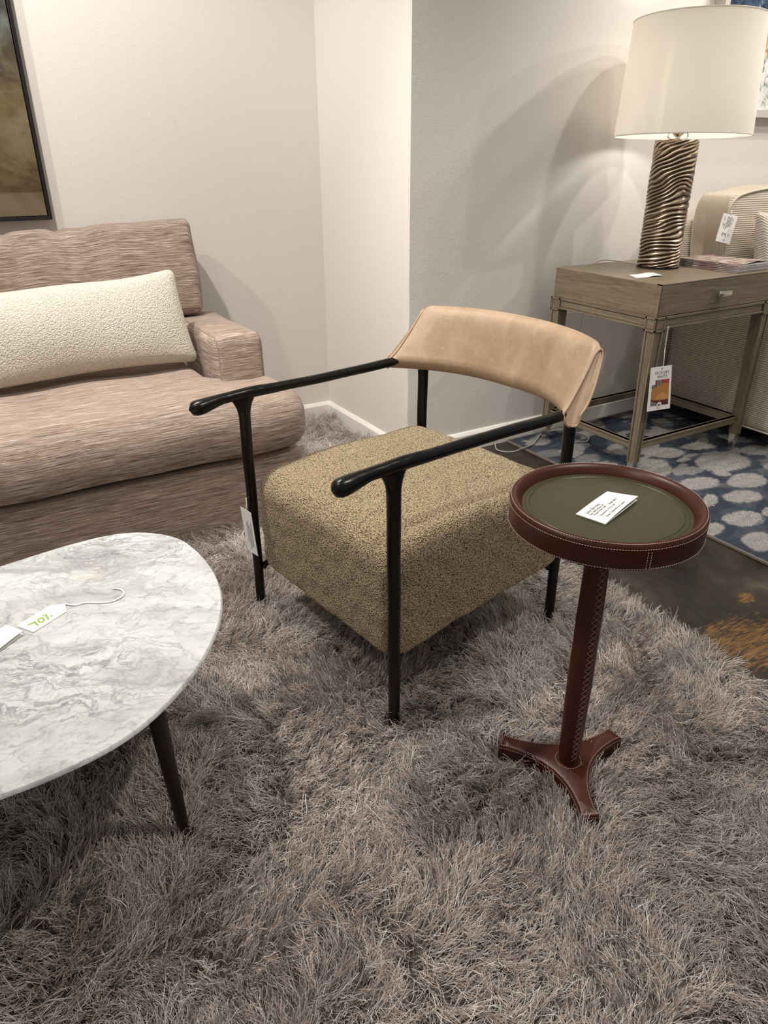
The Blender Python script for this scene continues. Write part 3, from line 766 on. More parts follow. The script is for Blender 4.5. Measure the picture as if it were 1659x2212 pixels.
def chair_arm(s):
    k = 70; t = np.linspace(0, 1, k); uu_ = -0.141 + t * (0.497 + 0.141)
    vv = s * (0.291 + 0.008 * sstep(uu_, 0.2, 0.5))
    zz = ZA + 0.001 - 0.009 * (1 - sstep(uu_, -0.13, -0.045)) + 0.0025 * np.exp(-((uu_ - 0.03) / 0.05) ** 2)
    r = 0.0126 + 0.0064 * (1 - sstep(uu_, -0.118, -0.045)) + 0.0015 * np.exp(-((uu_ - 0.02) / 0.06) ** 2)
    end = np.clip((uu_ + 0.141) / 0.022, 0, 1); r = r * np.sqrt(np.clip(1 - (1 - end) ** 2, 0.002, 1))
    r = r * (1 - 0.65 * sstep(uu_, 0.474, 0.495)); vv = vv - s * 0.006 * sstep(uu_, 0.474, 0.495)
    P = np.c_[uu_, vv, zz]
    VF = tube(P, r, 18, ratio=0.98)
    V = VF[0]; V = V + 0.0005 * np.c_[sn(V, 40, 120 + s), sn(V, 40, 122 + s), sn(V, 40, 124 + s)]
    lmesh('armrest', (V, VF[1]), M_BLACK, chair)
chair_arm(-1); chair_arm(1)
# backrest pad
def back_uv(s, t):
    """pad mid-surface in the chair's frame; s -1..1 across, t 0..1 up"""
    e = np.abs(s) ** 2.7
    ub = 0.632 - (0.632 - 0.482) * e; ut = 0.662 - (0.662 - 0.590) * np.abs(s) ** 2.2
    k = np.clip((t - 0.20) / 0.80, 0, 1) ** 0.72
    vend = 0.325 - 0.028 * t
    zb = 0.603 + 0.008 * e; zt_ = 0.783 - 0.008 * np.abs(s) ** 2.5 - 0.012 * np.clip((np.abs(s) - 0.93) / 0.07, 0, 1) ** 2
    return ub + (ut - ub) * k, vend * s, zb + (zt_ - zb) * t
def make_back():
    ns, nl = 81, 44; ss = np.linspace(-1, 1, ns); rings = []
    edges_f, edges_b = {-1: [], 1: []}, {-1: [], 1: []}
    for s in ss:
        tt = []; side = []
        half = nl // 2
        # walk the section: front face bottom->top then rear face top->bottom
        q = np.linspace(0, 1, half)
        wf = 0.5 - 0.5 * np.cos(q * PI)
        T = np.r_[wf, wf[::-1]]; S = np.r_[-np.ones(half), np.ones(half)]
        u, v, z = back_uv(np.full(nl, s), T)
        h = 0.001
        ud, vd, _ = back_uv(np.full(nl, np.clip(s + h, -1, 1)), T); ue, ve, _ = back_uv(np.full(nl, np.clip(s - h, -1, 1)), T)
        tx, ty = ud - ue, vd - ve; L = np.hypot(tx, ty); nx_, ny_ = ty / L, -tx / L     # points backwards (+u) in the middle
        low = 1 - sstep(T, 0.0, 0.22)
        th = (0.021 + 0.004 * np.sin(T * PI)) * np.clip(1 - np.abs(2 * T - 1) ** 7, 0, 1) ** 0.5
        th = th * (1 - 0.50 * sstep(np.array(abs(s)), 0.72, 1.0) * (0.35 + 0.65 * sstep(T, 0.15, 0.95)))
        th = np.where(S < 0, th * (1.0 + 0.15 * (1 - abs(s) ** 6)), th)
        rings.append(np.c_[u + S * nx_ * th, v + S * ny_ * th, z])
    V, F = loft(rings)
    pad = lmesh('backrest', (V, F), M_TAN, chair, auto=50)
    for sgn, idx in ((-1, 0), (1, ns - 1)):
        r = rings[idx]; half = nl // 2
        out = np.array([0, sgn * 0.0015, 0])
        lmesh('piping', tube(resample(r[1:half] + out, 40), 0.0036, 8), M_TAN, pad)
        lmesh('piping', tube(resample(r[half:-1] + out, 40), 0.0028, 8), M_TAN, pad)
make_back()
# rail inside the pad joins the two arms and the rear legs
ss = np.linspace(-0.88, 0.88, 40); u, v, z = back_uv(ss, np.full(40, 0.15))
lmesh('back_rail', tube(np.c_[u, v, np.full(40, ZA)], 0.0125, 12), M_BLACK, chair)

# chair hang tag on the far front leg
def chair_tag():
    top_ = CH_O + CH_U * -0.0185 + CH_V * 0.300
    root = thing('hang_tag', 'narrow white hang tag dangling from the far front leg of the armchair', 'price tag', (0.548, 1.625, 0.32))
    A = np.array([0.538, 1.640, 0.326]); hd = np.array([0.19, -0.98, 0.0]); hd /= np.linalg.norm(hd); dn = np.array([0.055, -0.015, -1.0]); dn /= np.linalg.norm(dn)
    w, h = 0.052, 0.130
    A = np.array([0.5335, 1.640, 0.331])
    B, C, D = A + hd * w, A + hd * w + dn * h, A + dn * h
    mesh('card', *slab([A, D, C, B], 0.0005), M_PAPER, root, False)
    n = np.cross(hd, dn); n /= np.linalg.norm(n)
    if n[0] > 0: n = -n
    lines = []
    for i, (a, b_) in enumerate(((0.30, 0.75), (0.25, 0.9), (0.35, 0.85), (0.25, 0.8))):
        o = A + hd * (w * (0.35 + 0.13 * i)) + dn * h * a + n * 0.0008
        lines.append(slab([o, o + hd * 0.003, o + hd * 0.003 + dn * h * (b_ - a), o + dn * h * (b_ - a)], 0.0001))
    mesh('lettering', *merge(*lines), M_GREYINK, root, False)
    m_ = A + hd * w * 0.5
    mesh('string', *tube(resample([m_ + dn * 0.004, m_ - dn * 0.012 + np.array([.004, 0, 0]), m_ - dn * 0.03 + np.array([.008, .006, 0])], 10), 0.0009, 6), M_STRING, root)
chair_tag()

# ------------------------------------------------------------------ drink table
dt = thing('drink_table', 'small round drink table in oxblood leather with green leather tray top', 'side table', (MART[0], MART[1], 0))
ZR, RR, BH = 0.637, 0.1605, 0.046
c3 = (MART[0], MART[1], 0)
rim = [(RR - 0.030, ZR - BH), (RR - 0.004, ZR - BH), (RR - 0.001, ZR - BH + 0.002), (RR, ZR - BH + 0.006), (RR + 0.0005, ZR - 0.010), (RR - 0.0005, ZR - 0.005), (RR - 0.003, ZR - 0.0015), (RR - 0.007, ZR), (RR - 0.011, ZR - 0.0015), (RR - 0.015, ZR - 0.006), (RR - 0.0185, ZR - 0.012), (RR - 0.022, ZR - 0.018), (RR - 0.022, ZR - 0.028), (RR - 0.030, ZR - 0.030)]
def ring_lathe(prof, n=96):
    a = np.linspace(0, 2 * PI, n, endpoint=False)
    return loft([np.c_[c3[0] + r * np.cos(a), c3[1] + r * np.sin(a), np.full(n, z)] for r, z in prof], loop=True)
rim_o = mesh('tray_rim', *ring_lathe(rim), M_OX, dt, auto=45)
top_o = mesh('tray_top', *lathe([(0.0005, ZR - 0.026), (RR - 0.0215, ZR - 0.026), (RR - 0.0215, ZR - 0.0165), (RR - 0.033, ZR - 0.0160), (RR - 0.0345, ZR - 0.0170), (RR - 0.036, ZR - 0.0160), (0.0005, ZR - 0.0160)], c3, 96), M_GREEN, dt, auto=30)
def stitches(P, step, r, gap=0.35, loop=False):
    """dashes laid along a path"""
    P = np.asarray(P, float); L = np.r_[0, np.cumsum(np.linalg.norm(np.diff(P, axis=0), axis=1))]; parts = []
    for k in range(int(L[-1] / step)):
        s = (k + np.linspace(0, 1 - gap, 4)) * step
        Q = np.c_[tuple(np.interp(s, L, P[:, i]) for i in range(3))]
        parts.append(tube(Q, r * np.array([0.5, 1, 1, 0.5]), 5))
    return merge(*parts)
def circ(r, z, a0=0, a1=2 * PI, n=400):
    a = np.linspace(a0, a1, n); return np.c_[c3[0] + r * np.cos(a), c3[1] + r * np.sin(a), np.full(n, z)]
for r_, z_ in ((RR - 0.0028, ZR - 0.0008), (RR + 0.0004, ZR - 0.009), (RR + 0.0002, ZR - BH + 0.004)):
    mesh('stitching', *stitches(circ(r_, z_), 0.0042, 0.0006), M_THREAD, rim_o)
for a in (math.radians(-113), math.radians(-214)):
    seam = []
    for da in (-0.018, 0.018):
        b_ = a + da
        seam.append(stitches(np.array([(c3[0] + (RR + 0.0006) * math.cos(b_), c3[1] + (RR + 0.0006) * math.sin(b_), z) for z in np.linspace(ZR - BH + 0.005, ZR - 0.010, 12)]), 0.0042, 0.0006))
    mesh('stitching', *merge(*seam), M_THREAD, rim_o)
mesh('stitching', *stitches(circ(RR - 0.0275, ZR - 0.0160), 0.004, 0.0005), M_THREADG, top_o)
pz = [(0.0190, 0.048), (0.0205, 0.07), (0.0222, 0.13), (0.0232, 0.20), (0.0236, 0.26), (0.0231, 0.315), (0.0227, 0.325), (0.0229, 0.345), (0.0232, 0.40), (0.0222, 0.46), (0.0212, 0.52), (0.0210, ZR - BH + 0.002)]
zz = np.linspace(0.046, ZR - BH + 0.002, 70); rr = np.interp(zz, [p[1] for p in pz], [p[0] for p in pz])
ped = mesh('pedestal', *lathe(list(zip(rr, zz)), c3, 40), M_OX, dt, auto=60)
xs_ = []
a_mid = math.radians(-103)
zc = np.arange(0.07, 0.575, 0.0135)
for i, z in enumerate(zc):
    for sg in (-1, 1):
        pts = []
        for q in np.linspace(0, 1, 5):
            a = a_mid - 0.06 + sg * (q - 0.5) * 0.62; h_ = z + (q - 0.5) * 0.0125
            r_ = np.interp(h_, [p[1] for p in pz], [p[0] for p in pz]) + 0.0003
            pts.append((c3[0] + r_ * math.cos(a), c3[1] + r_ * math.sin(a), h_))
        xs_.append(tube(pts, 0.00065, 5))
mesh('stitching', *merge(*xs_), M_THREADD, ped)
def spider():
    """three-armed foot outline with concave flanks"""
    pts, segs = [], []
    L, w = 0.140, 0.0175
    for i in range(3):
        a = MART_ANG[i]; an = MART_ANG[(i + 1) % 3]
        d = np.array([math.cos(a), math.sin(a)]); s = np.array([-d[1], d[0]])
        # going clockwise: angles 126 -> 2 -> 243
        p0 = d * L + s * w; p1 = d * L - s * w
        dn = np.array([math.cos(an), math.sin(an)]); sn_ = np.array([-dn[1], dn[0]]); q0 = dn * L + sn_ * w
        mid = d + dn; mid /= np.linalg.norm(mid); m_ = mid * 0.046
        pts += [p0 - d * 0.0, p1]
        t = np.linspace(0, 1, 14)[1:-1]
        # quadratic bow through the hub
        ctrl = 2 * m_ - (p1 + q0) / 2
        for k in t: pts.append((1 - k) ** 2 * p1 + 2 * k * (1 - k) * ctrl + k * k * q0)
    return np.array(pts)
sp = spider(); nn = np.roll(sp, -1, 0) - np.roll(sp, 1, 0)
def inset(d):
    g = np.roll(sp, -1, 0) - np.roll(sp, 1, 0); n_ = np.c_[g[:, 1], -g[:, 0]]; n_ /= np.linalg.norm(n_, axis=1)[:, None]
    if (n_ * sp).sum() < 0: n_ = -n_
    return sp - n_ * d
zb0, zb1 = 0.012, 0.049
ft = mesh('foot', *loft([np.c_[inset(i_) + MART, np.full(len(sp), z)] for i_, z in ((0.002, zb0), (0, zb0 + 0.003), (0, zb1 - 0.004), (0.001, zb1 - 0.0015), (0.003, zb1))]), M_OX, dt, auto=45)
q = inset(0.0042); q = np.vstack([q, q[:1]]) + MART; lo = np.c_[q, np.full(len(q), zb1 + 0.0002)]
q2 = inset(-0.0003); q2 = np.vstack([q2, q2[:1]]) + MART; lo2 = np.c_[q2, np.full(len(q2), zb1 - 0.006)]
st_ = [stitches(lo, 0.0042, 0.00055), stitches(lo2, 0.0042, 0.00055), stitches(circ(0.0255, zb1 + 0.0003), 0.0042, 0.00055)]
for i in range(3):
    a = (MART_ANG[i] + MART_ANG[(i + 1) % 3] + (2 * PI if i == 1 else (2 * PI if i == 1 else 0))) / 2
    dd = np.array([math.cos(MART_ANG[i]) + math.cos(MART_ANG[(i + 1) % 3]), math.sin(MART_ANG[i]) + math.sin(MART_ANG[(i + 1) % 3])]); dd /= np.linalg.norm(dd); pp = np.array([-dd[1], dd[0]])
    for o_ in (-0.0022, 0.0022):
        s0, s1 = MART + dd * 0.0245 + pp * o_, MART + dd * 0.033 + pp * o_
        st_.append(stitches(np.array([(*s0, zb1 + 0.0003), (*s1, zb1 + 0.0003)]), 0.003, 0.0005))
mesh('stitching', *merge(*st_), M_THREAD, ft)

# note card on the tray
def note_card():
    z = ZR - 0.0155
    A = np.array([0.818, 0.749]); B = np.array([0.834, 0.698]);
    k = (1.15 - z) / (1.15 - 0.6)
    P = {n: np.array(p) * k for n, p in dict(TL=(0.953, 0.810), TR=(0.974, 0.758), BR=(0.853, 0.719), BL=(0.838, 0.772)).items()}
    root = thing('note_card', 'folded white card printed with five text lines, on the green tray', 'card', (*((P['TL'] + P['BR']) / 2), z))
    up3 = lambda p, dz=0: np.array([p[0], p[1], z + dz])
    mesh('card', *slab([up3(P['BL']), up3(P['BR']), up3(P['TR']), up3(P['TL'])], 0.0004, 4, 10), M_PAPER, root, False)
    lift = lambda u, v: 0.0012 + 0.0058 * (v ** 1.5) * u ** 1.2 + 0.003 * math.sin(v * PI) * (0.4 + 0.6 * u)
    bl, br, tr, tl = (up3(P[n]) for n in ('BL', 'BR', 'TR', 'TL'))
    mesh('card', *slab([bl, br, tr, tl], 0.0004, 4, 16, f=lift), M_PAPER, root, True, auto=40)
    def at(u, v):
        p = bl * (1 - u) * (1 - v) + br * u * (1 - v) + tr * u * v + tl * (1 - u) * v
        return p + np.array([0, 0, lift(u, v) + 0.00055])
    xd = (tl - bl); yd = (bl - br)
    parts = []
    for s, sz, u, v in (('John Brooks', 0.0088, 0.30, 0.10), ('Item: 8005 Mosaic HB', 0.0052, 0.415, 0.09), ('Round Drink Table', 0.0052, 0.515, 0.12), ('Dimensions: 17Dia x 24h', 0.0050, 0.685, 0.15), ('Finish: Chestnut/Forest Leather', 0.0050, 0.86, 0.18), ('Retail: $815', 0.0058, 0.545, 0.54)):
        W, F_ = text(None, s, sz, (0, 0, 0), (1, 0, 0), (0, 1, 0), M_INK, None, bold=0.0001)
        Lx, Ly = np.linalg.norm(xd), np.linalg.norm(yd)
        Q = np.array([at(u - y_ / Ly, v + x_ / Lx) for x_, y_, _ in W]); mesh('lettering', Q, F_, M_INK, root, False)
note_card()

# ------------------------------------------------------------------ grey oak side table
TX0, TX1, TY0, TY1, TZ = 2.143, 2.803, 1.717, 2.243, 0.747
et = thing('end_table', 'grey washed oak side table with one drawer holding the lamp', 'side table', ((TX0 + TX1) / 2, (TY0 + TY1) / 2, 0))
def uvw(P, N):
    ax = np.abs(N).argmax(1)
    return np.where((ax == 0)[:, None], np.c_[P[:, 1], P[:, 2]], np.where((ax == 1)[:, None], np.c_[P[:, 0], P[:, 2]], np.c_[P[:, 0], P[:, 1]]))
def uvv(P, N):
    ax = np.abs(N).argmax(1)
    return np.where((ax == 0)[:, None], np.c_[P[:, 2], P[:, 1]], np.where((ax == 1)[:, None], np.c_[P[:, 2], P[:, 0]], np.c_[P[:, 1], P[:, 0]]))
ZC = 0.634
mesh('case', *merge(box(TX0, TX1, TY0 + 0.018, TY1, ZC, TZ, 0.0015), box(TX0, TX0 + 0.004, TY0 + 0.001, TY0 + 0.02, ZC, TZ), box(TX1 - 0.004, TX1, TY0 + 0.001, TY0 + 0.02, ZC, TZ), box(TX0, TX1, TY0 + 0.001, TY0 + 0.02, TZ - 0.004, TZ)), M_WOOD, et, False, uv=uvw)
dr = mesh('drawer', *box(TX0 + 0.006, TX1 - 0.006, TY0, TY0 + 0.022, ZC + 0.002, TZ - 0.006, 0.001), M_WOOD, et, False, uv=uvw)
kx = 2.472
mesh('knob', *merge(box(kx - 0.036, kx + 0.036, TY0 - 0.028, TY0 - 0.012, 0.682, 0.703, 0.005), lathe([(0.006, 0), (0.006, 0.014)], (0, 0, 0), 12) if False else box(kx - 0.01, kx + 0.01, TY0 - 0.014, TY0 + 0.001, 0.686, 0.696, 0.002)), M_NICKEL, dr, True, auto=30)
# apron rails with a raised bead and dark recess, small square corner blocks
AZ0, AZ1 = 0.590, ZC
e = 0.007
def apron(x0, x1, y0, y1, ax, sg):
    if ax == 'y':
        yf = y0 if sg < 0 else y1
        parts = [box(x0, x1, yf - (0.0 if sg < 0 else 0.03), yf + (0.03 if sg < 0 else 0.0), AZ0 + 0.004, AZ1 - 0.002)]
        for z0_, z1_ in ((AZ0, AZ0 + 0.008), (AZ1 - 0.009, AZ1)):
            parts.append(box(x0, x1, yf - 0.004, yf + 0.004, z0_, z1_, 0.0012))
    else:
        xf = x0 if sg < 0 else x1
        parts = [box(xf - (0.0 if sg < 0 else 0.03), xf + (0.03 if sg < 0 else 0.0), y0, y1, AZ0 + 0.004, AZ1 - 0.002)]
        for z0_, z1_ in ((AZ0, AZ0 + 0.008), (AZ1 - 0.009, AZ1)):
            parts.append(box(xf - 0.004, xf + 0.004, y0, y1, z0_, z1_, 0.0012))
    ar = mesh('apron_rail', *merge(*parts), M_WOOD, et, False, uv=uvw)
    for zg in (AZ0 + 0.008, AZ1 - 0.0115):
        if ax == 'y': g_ = box(x0 + .001, x1 - .001, yf - 0.0006 if sg < 0 else yf - 0.002, yf + 0.002 if sg < 0 else yf + 0.0006, zg, zg + 0.0025)
        else: g_ = box(xf - 0.0006 if sg < 0 else xf - 0.002, xf + 0.002 if sg < 0 else xf + 0.0006, y0 + .001, y1 - .001, zg, zg + 0.0025)
        mesh('groove', *g_, M_GROOVE, ar, False)
B = 0.052
apron(TX0 + B - e, TX1 - B + e, TY0 - 0.001, TY0 + 0.05, 'y', -1); apron(TX0 + B - e, TX1 - B + e, TY1 - 0.05, TY1 + 0.001, 'y', 1)
apron(TX0 - 0.001, TX0 + 0.05, TY0 + B - e, TY1 - B + e, 'x', -1); apron(TX1 - 0.05, TX1 + 0.001, TY0 + B - e, TY1 - B + e, 'x', 1)
def et_leg(cx_, cy_, sx, sy):
    """corner block, tapering square leg with recessed outer panels, nickel foot; sx, sy point outwards"""
    x_out = cx_ + sx * e; y_out = cy_ + sy * e
    xi, yi = x_out - sx * B, y_out - sy * B
    x0, x1 = sorted((x_out, xi)); y0, y1 = sorted((y_out, yi))
    parts = [box(x0 + .002, x1 - .002, y0 + .002, y1 - .002, AZ0 - 0.006, AZ1 - 0.0005)]
    w = 0.008
    for (a0, a1, fix, axis) in ((y0, y1, x_out, 'x'), (x0, x1, y_out, 'y')):
        sgn = sx if axis == 'x' else sy
        f0, f1 = sorted((fix, fix - sgn * 0.004))
        def bar(a_, b_, z0_, z1_):
            return box(f0, f1, a_, b_, z0_, z1_, 0.001) if axis == 'x' else box(a_, b_, f0, f1, z0_, z1_, 0.001)
        parts += [bar(a0, a0 + w, AZ0 - .008, AZ1), bar(a1 - w, a1, AZ0 - .008, AZ1), bar(a0, a1, AZ1 - w, AZ1), bar(a0, a1, AZ0 - .008, AZ0 - .008 + w)]
    # shaft
    def ring(z, half, dx, dy):
        xx, yy = x_out - sx * half + 0, y_out - sy * half
        return xx, yy
    zt, zb = AZ0 - 0.006, 0.075
    def sect(z):
        k = (zt - z) / (zt - zb); wd = 0.047 - 0.013 * k; ins = 0.002 + 0.005 * k
        xo, yo = x_out - sx * ins, y_out - sy * ins
        return xo, yo, wd
    rings = []
    for z in (zt, zb):
        xo, yo, wd = sect(z); g = 0.0035; m = wd * 0.17
        # square section with a shallow channel on each outer face
        prof = [(0, 0), (0, m), (g, m + .001), (g, wd - m - .001), (0, wd - m), (0, wd), (wd, wd), (wd, 0), (wd - m, 0), (wd - m - .001, g), (m + .001, g), (m, 0)]
        rings.append([(xo - sx * p, yo - sy * q_, z) for p, q_ in prof])
    parts.append(loft(rings))
    V_, F_ = merge(*parts)
    o = mesh('leg', V_, F_, M_WOOD, et, False, uv=uvv)
    gp, pl = [], []
    for (a0, a1, fix, axis) in ((y0, y1, x_out, 'x'), (x0, x1, y_out, 'y')):
        sgn = sx if axis == 'x' else sy
        def plate(i_, d_, lst):
            f0, f1 = sorted((fix - sgn * d_, fix - sgn * 0.004)); z0_, z1_ = AZ0 - .008 + w + i_, AZ1 - w - i_
            lst.append(box(f0, f1, a0 + w + i_, a1 - w - i_, z0_, z1_) if axis == 'x' else box(a0 + w + i_, a1 - w - i_, f0, f1, z0_, z1_))
        plate(-0.0005, 0.0018, gp); plate(0.0022, 0.0012, pl)
        ra, rb = [], []
        for z in (zt, zb):
            xo, yo, wd = sect(z); m = wd * 0.17
            for lst, p0 in ((ra, m + .0005), (rb, wd - m - .0030)):
                q4 = [(0.0029, p0), (0.0029, p0 + .0025), (0.0045, p0 + .0025), (0.0045, p0)]
                lst.append([(xo - sx * d_, yo - sy * p_, z) if axis == 'x' else (xo - sx * p_, yo - sy * d_, z) for d_, p_ in q4])
        gp += [loft(ra), loft(rb)]
    mesh('groove', *merge(*gp), M_GROOVE, o, False); mesh('block_panel', *merge(*pl), M_WOOD, o, False, uv=uvw)
    bm = bmesh.new(); bm.from_mesh(o.data); bmesh.ops.recalc_face_normals(bm, faces=bm.faces); bm.to_mesh(o.data); bm.free()
    xo, yo, wd = sect(zb); q_ = 0.004; r_ = []
    for z, ins in ((zb, 0.003), (0.012, 0.006)):
        a0, a1 = sorted((xo - sx * ins, xo - sx * (wd - ins))); b0, b1 = sorted((yo - sy * ins, yo - sy * (wd - ins)))
        r_.append([(a0, b0, z), (a1, b0, z), (a1, b1, z), (a0, b1, z)])
    mesh('ferrule', *loft(r_[::-1]), M_NICKEL, o, False)
for cx_, sx in ((TX0, -1), (TX1, 1)):
    for cy_, sy in ((TY0, -1), (TY1, 1)): et_leg(cx_, cy_, sx, sy)
def stretch(x0, x1, y0, y1):
    z0_, z1_ = 0.124, 0.154
    mesh('stretcher', *merge(box(x0, x1, y0, y1, z0_, z1_, 0.002), *( [box(x0, x1, y0 - .003, y1 + .003, z1_ - .007, z1_, 0.001)] if x1 - x0 > y1 - y0 else [box(x0 - .003, x1 + .003, y0, y1, z1_ - .007, z1_, 0.001)])), M_WOOD, et, False, uv=uvw)
i0 = 0.012
stretch(TX0 + 0.03, TX1 - 0.03, TY0 + i0, TY0 + i0 + 0.020); stretch(TX0 + 0.03, TX1 - 0.03, TY1 - i0 - 0.020, TY1 - i0)
stretch(TX0 + i0, TX0 + i0 + 0.020, TY0 + 0.03, TY1 - 0.03); stretch(TX1 - i0 - 0.020, TX1 - i0, TY0 + 0.03, TY1 - 0.03)

# swing tag with a picture of a round table
def swing_tag():
    Y = 1.698
    root = thing('swing_tag', 'white swing tag with wooden tabletop picture hanging on the oak side table leg', 'price tag', (2.19, Y, 0.60))
    TL, TR, BR_, BL_ = np.array([2.132, Y, 0.461]), np.array([2.245, Y, 0.456]), np.array([2.262, Y - .012, 0.290]), np.array([2.133, Y - .012, 0.298])
    mesh('card', *slab([BL_, BR_, TR, TL], 0.0006), M_PAPER, root, False)
    n = np.array([0, -1, 0.05])
    def at(u, v, o=0.0008): return BL_ * (1 - u) * (1 - v) + BR_ * u * (1 - v) + TR * u * v + TL * (1 - u) * v + np.array([0, -o, 0])
    def patch(poly, mat, o=0.0009):
        P = np.array([at(u, v, o) for u, v in poly]); m = len(P)
        return P, [tuple(range(m))]
    xd = at(1, .5) - at(0, .5); yd = at(.5, 1) - at(.5, 0); W_, H_ = np.linalg.norm(xd), np.linalg.norm(yd)
    def pm(name, poly, color, o, par=root): return mesh(name, *patch(poly, None, o), simple('print_' + name, color, 0.35), par, False)
    pic = pm('picture', [(0.12, 0.11), (0.90, 0.11), (0.90, 0.70), (0.27, 0.70), (0.27, 0.60), (0.12, 0.60)], (0.20, 0.19, 0.18), 0.0009)
    pm('picture_drape', [(0.27, 0.50), (0.60, 0.52), (0.60, 0.70), (0.27, 0.70)], (0.10, 0.03, 0.025), 0.0010, pic)
    dl = [patch([(a, 0.50), (a + 0.03, 0.50), (a + 0.03, 0.70), (a, 0.70)], None, 0.0011) for a in (0.33, 0.40, 0.47, 0.53)]
    mesh('picture_stripes', *merge(*dl), simple('print_stripe', (0.42, 0.33, 0.30), 0.4), pic, False)
    pm('picture_flowers', [(0.60, 0.55), (0.90, 0.55), (0.90, 0.70), (0.60, 0.70)], (0.42, 0.06, 0.07), 0.0010, pic)
    a = np.linspace(0, PI, 24)
    pm('picture_skirt', [(0.12, 0.27), (0.50, 0.215), (0.90, 0.23), (0.90, 0.11), (0.62, 0.11), (0.12, 0.235)], (0.10, 0.022, 0.014), 0.0011, pic)
    topo = [(0.12, 0.27), (0.30, 0.235), (0.6, 0.225), (0.90, 0.235), (0.90, 0.60), (0.75, 0.615), (0.55, 0.60), (0.35, 0.56), (0.2, 0.52), (0.12, 0.47)]
    pm('picture_tabletop', topo, (0.46, 0.20, 0.055), 0.0012, pic)
    pm('picture_inlay', [(0.30, 0.30), (0.62, 0.42), (0.88, 0.30), (0.88, 0.26), (0.6, 0.25), (0.34, 0.26)], (0.56, 0.30, 0.10), 0.0013, pic)
    cz = (0.50, 0.115); rr_ = 0.105
    circ_ = [(cz[0] + rr_ * math.cos(t), cz[1] + rr_ * W_ / H_ * math.sin(t)) for t in np.linspace(0, 2 * PI, 28, endpoint=False)]
    lg = mesh('emblem', *patch(circ_, None, 0.0014), M_PAPER, root, False)
    ringp = np.array([at(cz[0] + 0.08 * math.cos(t), cz[1] + 0.08 * W_ / H_ * math.sin(t), 0.0015) for t in np.linspace(0, 2 * PI, 36)])
    mesh('emblem_ring', *tube(ringp, 0.0004, 4), simple('print_ring', (0.4, 0.25, 0.25), 0.5), lg, False)
    pm('emblem_flag', [(cz[0] - .04, cz[1] - .02), (cz[0] + .0, cz[1] - .02), (cz[0] + .0, cz[1] + .025), (cz[0] - .04, cz[1] + .025)], (0.06, 0.04, 0.06), 0.0016, lg)
    pm('emblem_stripes', [(cz[0], cz[1] - .02), (cz[0] + .045, cz[1] - .02), (cz[0] + .045, cz[1] + .025), (cz[0], cz[1] + .025)], (0.48, 0.22, 0.2), 0.0016, lg)
    W1 = text(None, 'HICKORY', 0.0165, at(0.55, 0.825, 0.0009), xd, yd, None, None, 1.12, 'CENTER'); W2 = text(None, 'WHITE', 0.0165, at(0.55, 0.735, 0.0009), xd, yd, None, None, 1.12, 'CENTER')
    dash = patch([(0.10, 0.535), (0.20, 0.535), (0.20, 0.55), (0.10, 0.55)], None, 0.0009)
    for w_ in (W1, W2, dash): mesh('lettering', *w_, M_INK, root, False)
    hole = [(0.53 + 0.022 * math.cos(t), 0.945 + 0.022 * W_ / H_ * math.sin(t)) for t in np.linspace(0, 2 * PI, 14, endpoint=False)]
    mesh('eyelet', *patch(hole, None, 0.001), M_INK, root, False)
    h_ = at(0.53, 0.95, 0.0016)
    s1 = [h_, h_ + np.array([0.001, 0, 0.03]), np.array([2.196, Y + .006, 0.53]), np.array([2.201, Y + .012, 0.60])]
    s2 = [h_, h_ + np.array([0.002, 0, 0.02]), np.array([2.199, Y + .004, 0.50]), np.array([2.205, Y + .012, 0.60])]
    mesh('string', *merge(tube(resample(s1, 24), 0.0009, 6), tube(resample(s2, 24), 0.0008, 6)), M_STRING, root)
swing_tag()

# ------------------------------------------------------------------ table lamp
LX, LY = 2.488, 2.032
lamp = thing('table_lamp', 'table lamp with rippled antique silver column and cream drum shade, switched on', 'lamp', (LX, LY, TZ))
def lamp_body():
    nt, nz = 260, 420; th = np.linspace(0, 2 * PI, nt, endpoint=False); zs = np.linspace(0, 1, nz)
    T, Z = np.meshgrid(th, zs, indexing='xy'); t = T.ravel(); z = Z.ravel()
    C = np.c_[np.cos(t), np.sin(t), z * 5.2]
    warp = 2.6 * sn(C, 1.1, 201) + 1.5 * sn(C, 2.4, 202) + 0.8 * sn(C, 5.5, 205)
    ph = 2 * PI * 28 * z - 9 * t + 2.5 * warp
    brk = sn(C * [1, 1, 1.6], 5.0, 203)
    r1 = (0.5 + 0.5 * np.sin(ph + 0.8 * brk)) ** 0.8
    ph2 = 2 * PI * 37 * z - 15 * t + 2.1 * (1.9 * sn(C, 1.6, 207) + sn(C, 4.0, 208))
    r2_ = (0.5 + 0.5 * np.sin(ph2)) ** 0.8
    sel = sstep(sn(C, 2.2, 206), -0.15, 0.35)
    ridge = (r1 * (1 - 0.55 * sel) + r2_ * 0.55 * sel) * (0.70 + 0.30 * sstep(sn(C * [1, 1, 2.2], 4.2, 204), -0.6, 0.2))
    fade = np.minimum(sstep(z, 0, 0.012), 1 - sstep(z, 0.985, 1.0))
    r = 0.0755 + 0.0064 * ridge * (0.35 + 0.65 * fade)
    V = np.c_[LX + r * np.cos(t), LY + r * np.sin(t), TZ + 0.004 + z * 0.450]
    F = [(j * nt + i, j * nt + (i + 1) % nt, (j + 1) * nt + (i + 1) % nt, (j + 1) * nt + i) for j in range(nz - 1) for i in range(nt)]
    F.append(tuple(range(nt - 1, -1, -1))); F.append(tuple((nz - 1) * nt + i for i in range(nt)))
    mesh('column', V, F, M_LAMPMETAL, lamp, True, auto=70, attr={'relief': ridge})
lamp_body()
mesh('base_pad', *lathe([(0.081, 0.0008), (0.081, 0.006), (0.078, 0.007)], (LX, LY, TZ), 48), M_BRONZE, lamp, False)
